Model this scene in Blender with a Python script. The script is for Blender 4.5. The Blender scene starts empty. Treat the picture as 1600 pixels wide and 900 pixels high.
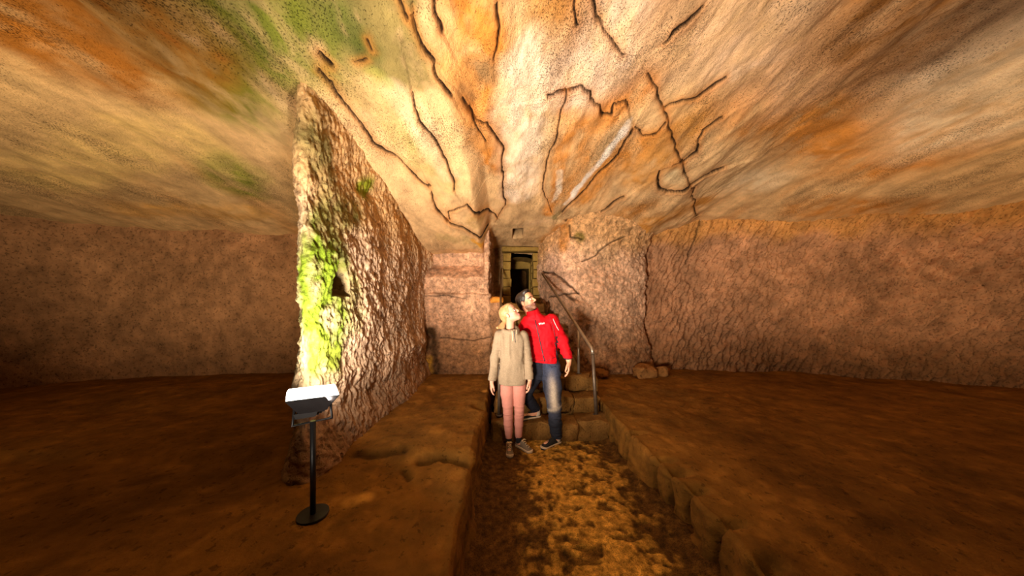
import bpy, bmesh, math, random
import numpy as np
from mathutils import Vector, Matrix

scene = bpy.context.scene
COL = scene.collection
random.seed(4)

# ------------------------------------------------------------------ camera
F, H, CX, CY = 450.0, 1.65, 790.0, 470.0      # focal length (px), eye height (m), vanishing point (px)
cd = bpy.data.cameras.new('camera')
cam = bpy.data.objects.new('camera', cd)
COL.objects.link(cam)
cam.location = (0, 0, H)
cam.rotation_euler = (math.pi / 2, 0, 0)
cd.sensor_width = 36.0
cd.lens = 36.0 * F / 1600.0
cd.shift_x = (800 - CX) / 1600.0
cd.shift_y = (CY - 450) / 1600.0
cd.clip_start = 0.02
scene.camera = cam

# ------------------------------------------------------------------ world, lamps, exposure
w = bpy.data.worlds.new('dark')
scene.world = w
w.use_nodes = True
w.node_tree.nodes['Background'].inputs[0].default_value = (0.35, 0.25, 0.15, 1)
w.node_tree.nodes['Background'].inputs[1].default_value = 0.0
scene.view_settings.view_transform = 'Standard'
scene.view_settings.look = 'None'
scene.view_settings.exposure = 0.0
scene.view_settings.gamma = 1.0


def lamp(name, kind, loc, target, energy, color, **kw):
    l = bpy.data.lights.new(name, kind)
    l.energy = energy
    l.color = color
    for k, v in kw.items():
        setattr(l, k, v)
    o = bpy.data.objects.new(name, l)
    COL.objects.link(o)
    o.location = loc
    d = Vector(target) - Vector(loc)
    o.rotation_euler = d.to_track_quat('-Z', 'Y').to_euler()
    return o


# inferred flood behind the photographer, then unseen fill spots added for halls and gangway
lamp('flood_behind', 'SPOT', (-1.0, -0.5, 0.9), (0.9, 4.3, 3.4), 1400, (1, .85, .68),
     spot_size=math.radians(80), spot_blend=0.8, shadow_soft_size=0.30)
lamp('fill_right_hall', 'SPOT', (4.6, -0.7, 0.8), (6.5, 4.2, 3.6), 780, (1, .76, .48),
     spot_size=math.radians(78), spot_blend=0.9, shadow_soft_size=0.15)  # unseen spot added to brighten the right hall
lamp('fill_left_hall', 'SPOT', (-3.2, -0.6, 0.8), (-4.6, 4.2, 3.7), 760, (1, .80, .50),
     spot_size=math.radians(82), spot_blend=0.9, shadow_soft_size=0.15)  # unseen spot added to brighten the left hall
lamp('gangway_fill', 'SPOT', (0.75, -0.6, 3.1), (0.6, 2.9, 0.0), 150, (1, .74, .42),
     spot_size=math.radians(42), spot_blend=1.0, shadow_soft_size=0.2)  # unseen spot added to brighten the gangway floor


# ------------------------------------------------------------------ helpers
def lin(r, g, b):
    f = lambda c: (c / 255 / 12.92) if c / 255 <= .04045 else ((c / 255 + .055) / 1.055) ** 2.4
    return np.array([f(r), f(g), f(b)])


def at(px, py, d):
    return np.array([(px - CX) / F * d, d, H + (CY - py) / F * d])


def _hash(ix, iy, iz, seed):
    h = (ix * 374761393 + iy * 668265263 + iz * 2147483647 + seed * 974634777) & 0xFFFFFFFF
    h = ((h ^ (h >> 13)) * 1274126177) & 0xFFFFFFFF
    h = ((h ^ (h >> 15)) * 2246822519) & 0xFFFFFFFF
    return ((h ^ (h >> 16)) & 0xFFFFFF).astype(np.float64) / 0xFFFFFF


def noise2(x, y, seed=0):
    ix = np.floor(x).astype(np.int64); iy = np.floor(y).astype(np.int64)
    fx = x - ix; fy = y - iy
    fx = fx * fx * (3 - 2 * fx); fy = fy * fy * (3 - 2 * fy)
    z = np.zeros_like(ix)
    a = _hash(ix, iy, z, seed); b = _hash(ix + 1, iy, z, seed)
    c = _hash(ix, iy + 1, z, seed); d = _hash(ix + 1, iy + 1, z, seed)
    return (a + (b - a) * fx) * (1 - fy) + (c + (d - c) * fx) * fy - .5


def fbm2(x, y, seed=0, oct=4):
    r = 0; a = 1.0
    for i in range(oct):
        r = r + a * noise2(x, y, seed + i * 17); x = x * 2.03 + 5.1; y = y * 2.03 + 3.7; a *= .5
    return r


def noise3(x, y, z, seed=0):
    x, y, z = np.broadcast_arrays(x, y, z)
    ix = np.floor(x).astype(np.int64); iy = np.floor(y).astype(np.int64); iz = np.floor(z).astype(np.int64)
    fx = x - ix; fy = y - iy; fz = z - iz
    fx = fx * fx * (3 - 2 * fx); fy = fy * fy * (3 - 2 * fy); fz = fz * fz * (3 - 2 * fz)
    r = 0
    for dx in (0, 1):
        for dy in (0, 1):
            for dz in (0, 1):
                wgt = (fx if dx else 1 - fx) * (fy if dy else 1 - fy) * (fz if dz else 1 - fz)
                r = r + wgt * _hash(ix + dx, iy + dy, iz + dz, seed)
    return r - .5


def worley(x, y, seed=0):
    ix = np.floor(x).astype(np.int64); iy = np.floor(y).astype(np.int64)
    f1 = np.full(x.shape, 9.0); f2 = np.full(x.shape, 9.0); idv = np.zeros(x.shape)
    z = np.zeros_like(ix)
    for dx in (-1, 0, 1):
        for dy in (-1, 0, 1):
            cx = ix + dx; cy = iy + dy
            hx = _hash(cx, cy, z, seed); hy = _hash(cx, cy, z + 1, seed)
            d = np.hypot(cx + hx - x, cy + hy - y)
            m = d < f1
            f2 = np.where(m, f1, np.minimum(f2, d))
            idv = np.where(m, _hash(cx, cy, z + 2, seed), idv)
            f1 = np.where(m, d, f1)
    return f1, f2, idv


def sstep(x, a, b):
    t = np.clip((x - a) / (b - a), 0, 1)
    return t * t * (3 - 2 * t)


def chisel(s, z, ang, ln, wd, seed):
    """scooped pick marks: long narrow dents side by side"""
    c, q = math.cos(ang), math.sin(ang)
    u = s * c + z * q; v = -s * q + z * c
    u = u + .25 * wd * fbm2(s * 9, z * 9, seed + 3, 2)
    f1, f2, idv = worley(u / wd, v / ln, seed)
    return (f1 - .5) + .35 * (idv - .5) - .3 * sstep(f2 - f1, .12, 0)


def seg_dist(x, y, pts):
    """distance, signed side of a polyline"""
    best = np.full(x.shape, 1e9); side = np.zeros(x.shape)
    for (ax, ay), (bx, by) in zip(pts[:-1], pts[1:]):
        dx, dy = bx - ax, by - ay
        L = dx * dx + dy * dy + 1e-12
        t = np.clip(((x - ax) * dx + (y - ay) * dy) / L, 0, 1)
        d = np.hypot(x - ax - t * dx, y - ay - t * dy)
        m = d < best
        best = np.where(m, d, best)
        side = np.where(m, np.sign((x - ax) * dy - (y - ay) * dx), side)
    return best, side


def link(name, me, mat, parent=None, kind=None):
    o = bpy.data.objects.new(name, me)
    COL.objects.link(o)
    if mat is not None and not me.materials:
        me.materials.append(mat)
    if parent is not None:
        o.parent = parent
    if kind:
        o['kind'] = kind
    return o


def tag(o, label, cat, group=None):
    o['label'] = label; o['category'] = cat
    if group:
        o['group'] = group
    return o


def np_mesh(name, V, Q, C=None, smooth=True):
    V = np.asarray(V, dtype=np.float32).reshape(-1, 3); Q = np.asarray(Q, dtype=np.int32)
    me = bpy.data.meshes.new(name)
    k = Q.shape[1]
    me.vertices.add(len(V)); me.vertices.foreach_set('co', V.ravel())
    me.loops.add(Q.size); me.loops.foreach_set('vertex_index', Q.ravel())
    me.polygons.add(len(Q))
    me.polygons.foreach_set('loop_start', np.arange(0, Q.size, k, dtype=np.int32))
    me.polygons.foreach_set('loop_total', np.full(len(Q), k, dtype=np.int32))
    if smooth:
        me.polygons.foreach_set('use_smooth', np.ones(len(Q), dtype=bool))
    me.update(calc_edges=True)
    if C is not None:
        C = np.asarray(C, dtype=np.float32).reshape(-1, 3)
        a = me.color_attributes.new('Col', 'FLOAT_COLOR', 'POINT')
        a.data.foreach_set('color', np.hstack([C, np.ones((len(C), 1), np.float32)]).ravel())
    me.validate()
    return me


def grid_mesh(name, P, C, mat, flip=False):
    n, m = P.shape[:2]
    idx = np.arange(n * m).reshape(n, m)
    q = np.stack([idx[:-1, :-1], idx[1:, :-1], idx[1:, 1:], idx[:-1, 1:]], -1).reshape(-1, 4)
    if flip:
        q = q[:, ::-1]
    return link(name, np_mesh(name, P, q, C), mat, kind='structure')


def paint(C, x, y, pts, width, col, strength=1.0, soft=.6):
    d, _ = seg_dist(x, y, pts)
    m = np.clip(strength * (1 - sstep(d, width * (1 - soft), width * (1 + soft))) * (1.0 + 1.1 * fbm2(x * 9, y * 6, 808, 5)), 0, 1)
    return C * (1 - m[..., None]) + col * m[..., None]


# ------------------------------------------------------------------ materials
def new_mat(name):
    m = bpy.data.materials.new(name); m.use_nodes = True
    nt = m.node_tree
    b = nt.nodes['Principled BSDF']
    return m, nt, b


def N(nt, t, **kw):
    n = nt.nodes.new(t)
    for k, v in kw.items():
        setattr(n, k, v)
    return n


def rock(name, grain=60, patch=5, patchy=0.0, bump=.5, dist=.02, pit=(38, .33, .5), var=.35, stretch=(1, 1, 1), rough=.92, base=None):
    m, nt, b = new_mat(name)
    L = nt.links.new
    tc = N(nt, 'ShaderNodeTexCoord'); mp = N(nt, 'ShaderNodeMapping')
    mp.inputs['Scale'].default_value = stretch
    L(tc.outputs['Object'], mp.inputs['Vector'])
    if base is None:
        at_ = N(nt, 'ShaderNodeAttribute'); at_.attribute_name = 'Col'; src = at_.outputs['Color']
    else:
        rgb = N(nt, 'ShaderNodeRGB'); rgb.outputs[0].default_value = (*base, 1); src = rgb.outputs[0]
    n1 = N(nt, 'ShaderNodeTexNoise'); n1.inputs['Scale'].default_value = patch; n1.inputs['Detail'].default_value = 7
    n1.inputs['Roughness'].default_value = .65
    L(mp.outputs[0], n1.inputs['Vector'])
    r1 = N(nt, 'ShaderNodeMapRange'); r1.inputs[1].default_value = .3; r1.inputs[2].default_value = .7
    r1.inputs[3].default_value = 1 - var; r1.inputs[4].default_value = 1 + var * .75
    L(n1.outputs[0], r1.inputs[0])
    mx = N(nt, 'ShaderNodeMix', data_type='RGBA', blend_type='MULTIPLY'); mx.inputs[0].default_value = 1
    L(src, mx.inputs[6]); L(r1.outputs[0], mx.inputs[7])
    n2 = N(nt, 'ShaderNodeTexNoise'); n2.inputs['Scale'].default_value = pit[0]; n2.inputs['Detail'].default_value = 3
    n2.inputs['Roughness'].default_value = .6
    L(mp.outputs[0], n2.inputs['Vector'])
    pit_src = n2.outputs[0]
    if patchy:      # pits crowd together in some places and thin out in others
        n4 = N(nt, 'ShaderNodeTexNoise'); n4.inputs['Scale'].default_value = 1.6; n4.inputs['Detail'].default_value = 3
        L(mp.outputs[0], n4.inputs['Vector'])
        r4 = N(nt, 'ShaderNodeMapRange'); r4.inputs[1].default_value = .35; r4.inputs[2].default_value = .65
        r4.inputs[3].default_value = -patchy * .35; r4.inputs[4].default_value = patchy * .65
        L(n4.outputs[0], r4.inputs[0])
        a4 = N(nt, 'ShaderNodeMath', operation='ADD'); L(n2.outputs[0], a4.inputs[0]); L(r4.outputs[0], a4.inputs[1]); pit_src = a4.outputs[0]
    r2 = N(nt, 'ShaderNodeMapRange'); r2.inputs[1].default_value = pit[1]; r2.inputs[2].default_value = pit[1] + .07
    r2.inputs[3].default_value = 1 - pit[2]; r2.inputs[4].default_value = 1
    L(pit_src, r2.inputs[0])
    mx2 = N(nt, 'ShaderNodeMix', data_type='RGBA', blend_type='MULTIPLY'); mx2.inputs[0].default_value = 1
    L(mx.outputs[2], mx2.inputs[6]); L(r2.outputs[0], mx2.inputs[7])
    L(mx2.outputs[2], b.inputs['Base Color'])
    b.inputs['Roughness'].default_value = rough
    b.inputs['Specular IOR Level'].default_value = .1
    n3 = N(nt, 'ShaderNodeTexNoise'); n3.inputs['Scale'].default_value = grain; n3.inputs['Detail'].default_value = 5
    n3.inputs['Roughness'].default_value = .7
    L(mp.outputs[0], n3.inputs['Vector'])
    ad = N(nt, 'ShaderNodeMath', operation='ADD')
    sc = N(nt, 'ShaderNodeMath', operation='MULTIPLY'); sc.inputs[1].default_value = .8
    L(r2.outputs[0], sc.inputs[0]); L(n3.outputs[0], ad.inputs[0]); L(sc.outputs[0], ad.inputs[1])
    bp = N(nt, 'ShaderNodeBump'); bp.inputs['Strength'].default_value = bump; bp.inputs['Distance'].default_value = dist
    L(ad.outputs[0], bp.inputs['Height']); L(bp.outputs[0], b.inputs['Normal'])
    return m


def plain(name, col, rough=.6, metal=0.0, noise=None, bump=0.0, bscale=200, attr=False, spec=.4, sss=0.0):
    m, nt, b = new_mat(name)
    L = nt.links.new
    tc = N(nt, 'ShaderNodeTexCoord')
    n = N(nt, 'ShaderNodeTexNoise'); n.inputs['Scale'].default_value = noise[0] if noise else 30
    n.inputs['Detail'].default_value = 5
    L(tc.outputs['Object'], n.inputs['Vector'])
    r = N(nt, 'ShaderNodeMapRange'); a = noise[1] if noise else .08
    r.inputs[1].default_value = .3; r.inputs[2].default_value = .7
    r.inputs[3].default_value = 1 - a; r.inputs[4].default_value = 1 + a
    L(n.outputs[0], r.inputs[0])
    mx = N(nt, 'ShaderNodeMix', data_type='RGBA', blend_type='MULTIPLY'); mx.inputs[0].default_value = 1
    if attr:
        s = N(nt, 'ShaderNodeAttribute'); s.attribute_name = 'Col'; L(s.outputs['Color'], mx.inputs[6])
    else:
        mx.inputs[6].default_value = (*col, 1)
    L(r.outputs[0], mx.inputs[7]); L(mx.outputs[2], b.inputs['Base Color'])
    b.inputs['Roughness'].default_value = rough; b.inputs['Metallic'].default_value = metal
    b.inputs['Specular IOR Level'].default_value = spec
    if sss:
        b.inputs['Subsurface Weight'].default_value = sss
        b.inputs['Subsurface Radius'].default_value = (.01, .004, .002)
    if bump:
        n2 = N(nt, 'ShaderNodeTexNoise'); n2.inputs['Scale'].default_value = bscale; n2.inputs['Detail'].default_value = 3
        L(tc.outputs['Object'], n2.inputs['Vector'])
        bp = N(nt, 'ShaderNodeBump'); bp.inputs['Strength'].default_value = bump; bp.inputs['Distance'].default_value = .005
        L(n2.outputs[0], bp.inputs['Height']); L(bp.outputs[0], b.inputs['Normal'])
    return m


M_ceil = rock('sandstone_ceiling', grain=80, bump=.8, dist=.014, pit=(130, .352, .7), var=.34, stretch=(1, .6, 1), patchy=.16)
M_wall = rock('hewn_wall', grain=45, bump=.6, dist=.02, pit=(30, .36, .45), var=.4)
M_smooth = rock('dressed_wall', grain=70, bump=.9, dist=.018, pit=(60, .37, .4), var=.6, patch=11)
M_ground = rock('packed_earth', grain=40, bump=.55, dist=.02, pit=(22, .33, .4), var=.4)
M_gang = rock('worn_gangway', grain=60, bump=.7, dist=.015, pit=(130, .40, .45), var=.6, patch=22)
M_stone = rock('step_stone', grain=45, bump=.9, dist=.02, pit=(60, .34, .4), var=.45, base=lin(128, 90, 44))
M_jamb = rock('jamb_stone', grain=45, bump=.4, dist=.01, pit=(26, .33, .4), var=.3, base=lin(150, 120, 60))
M_boulder = rock('boulder_stone', grain=35, bump=.6, dist=.02, pit=(26, .36, .5), var=.4, base=lin(160, 112, 62))
M_orange = rock('lit_corner_orange', grain=35, bump=.6, dist=.02, pit=(26, .33, .4), var=.35, base=lin(214, 140, 56))

# ------------------------------------------------------------------ ceiling
KX = [-10, -6, -3.5, -1.9, -1.4, -.42, -.26, .3, .9, 1.5, 2.5, 3.6, 6, 10]
KB = [2.5, 2.8, 2.85, 2.62, 2.52, 2.58, 3.03, 3.06, 3.03, 3.05, 2.82, 3.15, 3.0, 2.5]
KF = [3.2, 3.35, 3.4, 3.32, 3.27, 3.42, 3.45, 3.55, 3.65, 3.7, 3.72, 3.75, 3.6, 3.2]
_dx = np.linspace(-10, 10, 1601)
_b = np.interp(_dx, KX, KB); _f = np.interp(_dx, KX, KF)
_k = np.exp(-np.linspace(-2, 2, 41) ** 2); _k /= _k.sum()
_f = np.convolve(np.pad(_f, 20, 'edge'), _k, 'valid')
_k2 = np.exp(-np.linspace(-2, 2, 9) ** 2); _k2 /= _k2.sum()
_b = np.convolve(np.pad(_b, 4, 'edge'), _k2, 'valid')


def ceil_z(X, Y):
    zb = np.interp(X, _dx, _b); zf = np.interp(X, _dx, _f)
    t = (5.1 - Y) / 3.6
    tc = np.clip(t, 0, 1)
    e = 1 - (1 - tc) ** 1.5
    drop = np.where(t < 0, np.where((X > -.5) & (X < 1.2), -.16, -.1) * (Y - 5.1), 0)
    return zb + (zf - zb) * e + drop - .03 * np.maximum(1.5 - Y, 0)


def ceil_pt(px, py):
    u = (px - CX) / F; v = (CY - py) / F
    d = np.linspace(.4, 8, 1500)
    g = H + v * d - ceil_z(u * d, d)
    i = np.argmax(g > 0)
    if g[i] <= 0:
        i = len(d) - 1
    return (u * d[i], d[i])


def cpts(*pts):
    return [ceil_pt(*p) for p in pts]


CRACKS = [  # traced fissures: points, half width, depth, lip
    (((920, -5), (933, 30), (947, 50), (963, 70), (975, 82)), .011, .035, .010),
    (((1013, 117), (1027, 140), (1035, 170), (1045, 193), (1057, 227), (1067, 253), (1078, 280), (1083, 300), (1087, 345)), .012, .035, .012),
    (((857, 153), (883, 147), (907, 137), (922, 143), (920, 153), (940, 163), (943, 180), (953, 182), (962, 163), (977, 160), (980, 170)), .013, .04, .03),
    (((883, 148), (877, 180), (868, 217), (857, 253), (850, 283), (847, 300), (862, 330)), .010, .025, .012),
    (((987, 200), (973, 227), (957, 250), (933, 273), (913, 297), (880, 330)), .012, .03, .022),
    (((990, 198), (1005, 210), (1027, 202), (1038, 185)), .010, .03, .012),
    (((1037, 168), (1063, 152), (1087, 150), (1100, 140), (1135, 118)), .012, .03, .012),
    (((1053, 247), (1033, 257), (1027, 273), (1030, 293), (1040, 300), (1067, 295), (1080, 285), (1100, 273), (1130, 262)), .016, .045, .03),
    (((1053, 247), (1067, 252), (1087, 237), (1090, 213), (1100, 197), (1130, 180)), .013, .035, .02),
    (((1038, 63), (1053, 47), (1077, 33), (1100, 10)), .014, .035, .01),
    (((883, 343), (910, 343), (937, 332), (957, 317), (975, 305)), .012, .035, .03),
    (((500, 110), (520, 133), (540, 170), (563, 200), (583, 230), (603, 247), (633, 263), (657, 283), (673, 297)), .011, .03, .022),
    (((500, 85), (510, 98), (520, 110)), .012, .04, .02),
    (((647, 27), (653, 50), (663, 70), (680, 90), (683, 110), (697, 130), (707, 150)), .013, .035, .028),
    (((680, -5), (683, 27), (695, 53)), .013, .04, .022),
    (((775, -5), (777, 50), (772, 97)), .012, .035, .012),
    (((643, 147), (647, 173), (660, 193), (680, 220), (697, 247), (707, 277), (713, 297)), .010, .03, .022),
    (((723, 157), (747, 187), (763, 190), (773, 213), (787, 230), (785, 267), (787, 297), (790, 320), (777, 338)), .012, .03, .022),
    (((733, 167), (747, 197), (757, 217)), .010, .02, .01),
    (((673, 303), (682, 327), (700, 347), (733, 360), (763, 350)), .013, .04, .03),
    (((702, 345), (702, 330), (730, 318), (753, 330), (777, 338)), .012, .035, .02),
    (((620, 0), (633, 20), (640, 30)), .012, .03, .01),
    (((556, 103), (572, 96)), .011, .03, .0),
    (((575, 65), (582, 82)), .011, .03, .0),
    (((893, 0), (900, 20), (905, 40)), .011, .02, .01),
]
CEIL_PAINT = [  # points, radius (m), albedo, strength
    (((740, -20), (745, 60), (752, 130), (768, 210), (778, 260)), .17, (206, 132, 58), .85),
    (((700, 60), (720, 130), (760, 220)), .12, (214, 150, 84), .6),
    (((870, -10), (858, 60), (842, 150)), .17, (206, 146, 78), .75),
    (((890, 40), (880, 90)), .16, (190, 128, 62), .55),
    (((893, 165), (880, 240), (866, 300), (858, 330)), .09, (214, 142, 70), .8),
    (((1005, 128), (960, 165), (925, 190)), .20, (214, 140, 66), .85),
    (((930, 190), (910, 260), (880, 310)), .14, (218, 152, 84), .65),
    (((1040, 205), (990, 235), (940, 270), (905, 310)), .16, (216, 146, 70), .8),
    (((1085, 170), (1060, 220), (1000, 270)), .24, (200, 142, 74), .75),
    (((1010, 320), (960, 345), (900, 350)), .16, (206, 142, 72), .7),
    (((1090, 320), (1030, 345), (990, 365)), .22, (200, 138, 66), .8),
    (((880, 350), (850, 375)), .12, (205, 138, 66), .7),
    (((520, 20), (560, 60), (590, 90)), .26, (104, 96, 54), 1.1),
    (((610, 20), (630, 70), (640, 110)), .17, (138, 120, 70), .95),
    (((545, 60), (580, 85)), .10, (72, 78, 34), .7),
    (((610, 138), (611, 139)), .045, (92, 138, 18), .95),
    (((590, 125), (595, 135)), .07, (140, 140, 60), .7),
    (((560, 150), (620, 215), (660, 260)), .14, (188, 160, 104), .7), (((540, 120), (600, 170)), .16, (176, 146, 96), .7),
    (((640, 230), (700, 290)), .10, (196, 176, 104), .5),
    (((620, 150), (660, 210), (700, 270)), .10, (230, 200, 160), .5),
    (((830, 100), (815, 200), (812, 300)), .22, (246, 216, 184), .85),
    (((980, 40), (940, 100), (900, 130)), .34, (236, 200, 168), .8),
    (((985, 188), (972, 215), (945, 250), (915, 285), (885, 318)), .040, (255, 240, 222), .95),
    (((875, 270), (868, 310)), .045, (250, 226, 196), .7),
    (((1050, 272), (1060, 275)), .12, (226, 198, 150), .8),
    (((753, 95), (760, 110)), .10, (160, 122, 78), .7),
    (((720, 142), (735, 155)), .07, (150, 106, 62), .6),
    (((740, 340), (750, 345)), .12, (190, 150, 90), .7),
    (((690, 370), (750, 380)), .14, (200, 168, 112), .6),
    (((740, 375), (760, 372)), .05, (222, 160, 62), .8),
    (((820, 350), (855, 342)), .10, (196, 158, 118), .6),
    (((866, 338), (875, 330)), .05, (160, 150, 96), .7),
    (((1075, 20), (1100, 60)), .3, (196, 146, 92), .6),
    # side halls
    (((330, 130), (300, 60), (400, 40)), .45, (120, 124, 44), .75),
    (((370, 290), (360, 260)), .30, (150, 150, 60), .7),
    (((80, 60), (180, 30)), .5, (178, 112, 44), .8),
    (((60, 280), (200, 230), (290, 210)), .3, (240, 200, 130), .7),
    (((200, 330), (400, 330)), .2, (226, 170, 96), .6),
    (((1230, 130), (1330, 200), (1450, 240)), .5, (210, 138, 62), .8),
    (((1260, 320), (1420, 330)), .3, (206, 140, 70), .7),
    (((1160, 40), (1300, 90)), .5, (230, 190, 150), .6),
    (((1530, 60), (1520, 200)), .5, (244, 214, 176), .8),
    (((1370, 20), (1450, 60)), .4, (176, 118, 58), .7),
    (((1170, 280), (1190, 285)), .28, (236, 206, 164), .7),
]

ys = np.concatenate([np.linspace(.9, 1.3, 12, endpoint=False), 1.3 + 5.6 * np.linspace(0, 1, 470) ** 1.35])
xs = np.concatenate([np.linspace(-10, -2.4, 110, endpoint=False), np.linspace(-2.4, 3.2, 720, endpoint=False), np.linspace(3.2, 10, 110)])
X, Y = np.meshgrid(xs, ys, indexing='ij')
wx = X + .035 * fbm2(X * 5, Y * 5, 11, 4); wy = Y + .05 * fbm2(X * 5, Y * 5, 12, 4)
Z = ceil_z(X, Y)
h = .07 * fbm2(X * 1.6, Y * .6, 1, 4) + .030 * fbm2(X * 6, Y * 2.6, 5, 5)
lay = fbm2(wx * 2.6, wy * .42, 31, 3)                      # worn beds running along the hall
h += .03 * lay
pk = chisel(X, Y, .5, .10, .032, 71)
h += .006 * pk * (.4 + .6 * sstep(fbm2(X, Y, 77, 2), -.2, .4))
C = np.empty(X.shape + (3,)); C[:] = lin(222, 180, 128)
v = fbm2(wx * 1.7, wy * .6, 21, 4)[..., None]
C = C * (1 + .25 * v)
o_ = .7 * sstep(fbm2(wx * 2.2, wy * .5, 41, 4), .12, .55)[..., None]
C = C * (1 - .55 * o_) + lin(208, 140, 72) * .55 * o_
for pts, r, c, s in CEIL_PAINT:
    C = paint(C, wx + .06 * fbm2(X * 3, Y * 3, 55, 3), wy + .12 * fbm2(X * 3, Y * 3, 56, 3), cpts(*pts), r, lin(*c), s)
for pts, r, dep, lip in CRACKS:
    P = cpts(*pts)
    d, sd = seg_dist(wx, wy, P)
    mid = np.array(P[len(P) // 2]) + .5 * (np.array(P[len(P) // 2 - 1]) - np.array(P[len(P) // 2])); out = mid - np.array((.2, .6)); out = mid + .04 * out / np.linalg.norm(out)
    sd = sd * seg_dist(out[None, 0], out[None, 1], P)[1][0]      # the raised bed always lies on the far side
    sc = np.clip(.6 + Y * .12, .6, 1.3)
    wv = np.maximum(.72 * r * sc * (1 + .7 * fbm2(X * 7, Y * 7, 88, 2)), np.where((X < -2.4) | (X > 3.2), .014, .0075))
    lip = lip * np.where((X < -2.4) | (X > 3.2), .4, 1.0)
    g = np.exp(-(d / np.maximum(wv, .004)) ** 2)
    h -= .8 * dep * g
    st_ = np.tanh(sd * d / .016); h += lip * (.75 * st_ + .25) * np.exp(-d / .18)
    m = (1.0 * np.exp(-(d / np.maximum(wv * 1.0, .005)) ** 4))[..., None]
    h2 = (.45 * np.exp(-(d / (wv * 5)) ** 2))[..., None]
    C = C * (1 - h2) + lin(186, 112, 46) * h2               # iron stain beside the fissure
    C = C * (1 - m) + lin(30, 18, 9) * m
# little square socket cut above the passage
hx, hy = ceil_pt(809, 364)
sock = sstep(np.abs(X - hx), .105, .085) * sstep(np.abs(Y - hy), .24, .19)
Zs = Z - h
C = C * (1 - sock[..., None]) + lin(60, 42, 28) * sock[..., None]  # shade inside the socket put into the colour
Zs = Zs + .22 * sock
grid_mesh('ceiling', np.stack([X, Y, Zs], -1), C, M_ceil)


# ------------------------------------------------------------------ walls
class Wall:
    def __init__(self, path, zb, zt, ds, dz, smooth=2):
        p = np.array(path, float)
        for _ in range(smooth):
            q = [p[0]]
            for a, b in zip(p[:-1], p[1:]):
                q += [a * .75 + b * .25, a * .25 + b * .75]
            q.append(p[-1]); p = np.array(q)
        L = np.concatenate([[0], np.cumsum(np.hypot(*np.diff(p, axis=0).T))])
        n = int(L[-1] / ds)
        self.s = np.linspace(0, L[-1], n)
        self.x = np.interp(self.s, L, p[:, 0]); self.y = np.interp(self.s, L, p[:, 1])
        k = 5
        tx = np.gradient(self.x); ty = np.gradient(self.y)
        ker = np.ones(2 * k + 1) / (2 * k + 1)
        tx = np.convolve(np.pad(tx, k, 'edge'), ker, 'valid'); ty = np.convolve(np.pad(ty, k, 'edge'), ker, 'valid')
        l = np.hypot(tx, ty)
        self.nx = ty / l; self.ny = -tx / l                # room side: right of travel
        self.z = np.linspace(zb, zt, int((zt - zb) / dz))
        self.S, self.Z = np.meshgrid(self.s, self.z, indexing='ij')

    def hit(self, px, py):
        u = (px - CX) / F
        g = self.x - u * self.y
        best = None
        for i in np.nonzero(np.sign(g[:-1]) != np.sign(g[1:]))[0]:
            if self.y[i] > .2 and (best is None or self.y[i] < self.y[best]):
                best = i
        if best is None:
            best = int(np.argmin(np.abs(g) + (self.y < .2) * 9))
        d = self.y[best]
        return (self.s[best], H + (CY - py) / F * d)

    def build(self, name, h, C, mat):
        P = np.stack([self.x[:, None] + self.nx[:, None] * h, self.y[:, None] + self.ny[:, None] * h, self.Z], -1)
        return grid_mesh(name, P, C, mat)


def wall_cracks(W, h, C, lst, sx, sz):
    for pts, r, dep, lip in lst:
        d, sd = seg_dist(sx, sz, [W.hit(*p) for p in pts])
        h = h - dep * np.exp(-(d / r) ** 2) + np.where(sd > 0, lip * np.exp(-d / .12), 0)
        m = (.8 * np.exp(-(d / r) ** 2))[..., None]
        C = C * (1 - m) + lin(38, 26, 16) * m
    return h, C


# left wall: pier whose long face runs to the back corner, tip towards the camera
W = Wall([(-2.5, 3.8), (-2.2, 3.3), (-1.62, 2.25), (-1.50, 2.05), (-1.40, 2.12), (-1.40, 2.6), (-1.40, 3.6), (-1.39, 4.7), (-1.38, 5.35)][::-1][::-1], .0, 3.45, .0095, .0095)
S, Zz = W.S, W.Z
sx = S + .04 * fbm2(S * 6, Zz * 6, 3, 3); sz = Zz + .04 * fbm2(S * 6, Zz * 6, 4, 3)
up = sstep(Zz, 2.1, 2.7)
h = .10 * fbm2(S * 1.3, Zz * 1.1, 101, 4) + .018 * chisel(S, Zz, .38, .064, .027, 7) * (1 - .3 * up) + .014 * chisel(S, Zz, .1, .05, .028, 9)
h += .024 * fbm2(S * 13, Zz * 9, 13, 4) + .012 * fbm2(S * 32, Zz * 26, 15, 2)
h += .10 * sstep(Zz, .75, .3) + .03 * np.exp(-((Zz - 1.0) / .1) ** 2)
C = np.empty(S.shape + (3,)); C[:] = lin(196, 164, 134)
vv = fbm2(S * 3, Zz * 2, 61, 4)[..., None]
C = C * (1 + .35 * vv)
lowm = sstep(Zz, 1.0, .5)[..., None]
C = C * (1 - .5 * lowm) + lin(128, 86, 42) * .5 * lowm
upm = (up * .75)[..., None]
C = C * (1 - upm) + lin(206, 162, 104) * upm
GR = [(((505, 400), (510, 480), (515, 540)), .28, (112, 132, 34), .9), (((520, 350), (560, 330)), .16, (120, 122, 48), .6),
      (((545, 420), (560, 500)), .13, (118, 124, 50), .6), (((578, 292), (582, 288)), .11, (128, 134, 34), .9),
      (((505, 220), (520, 300)), .2, (120, 112, 62), .6), (((510, 560), (530, 570)), .12, (130, 140, 48), .7)]
for pts, r, c, s in GR:
    nz = .7 + .9 * fbm2(S * 12, Zz * 12, 91, 3)
    C = paint(C, sx + .1 * fbm2(S * 4, Zz * 4, 93, 3), sz + .1 * fbm2(S * 4, Zz * 4, 94, 3), [W.hit(*p) for p in pts], r, lin(*c), s)
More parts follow.
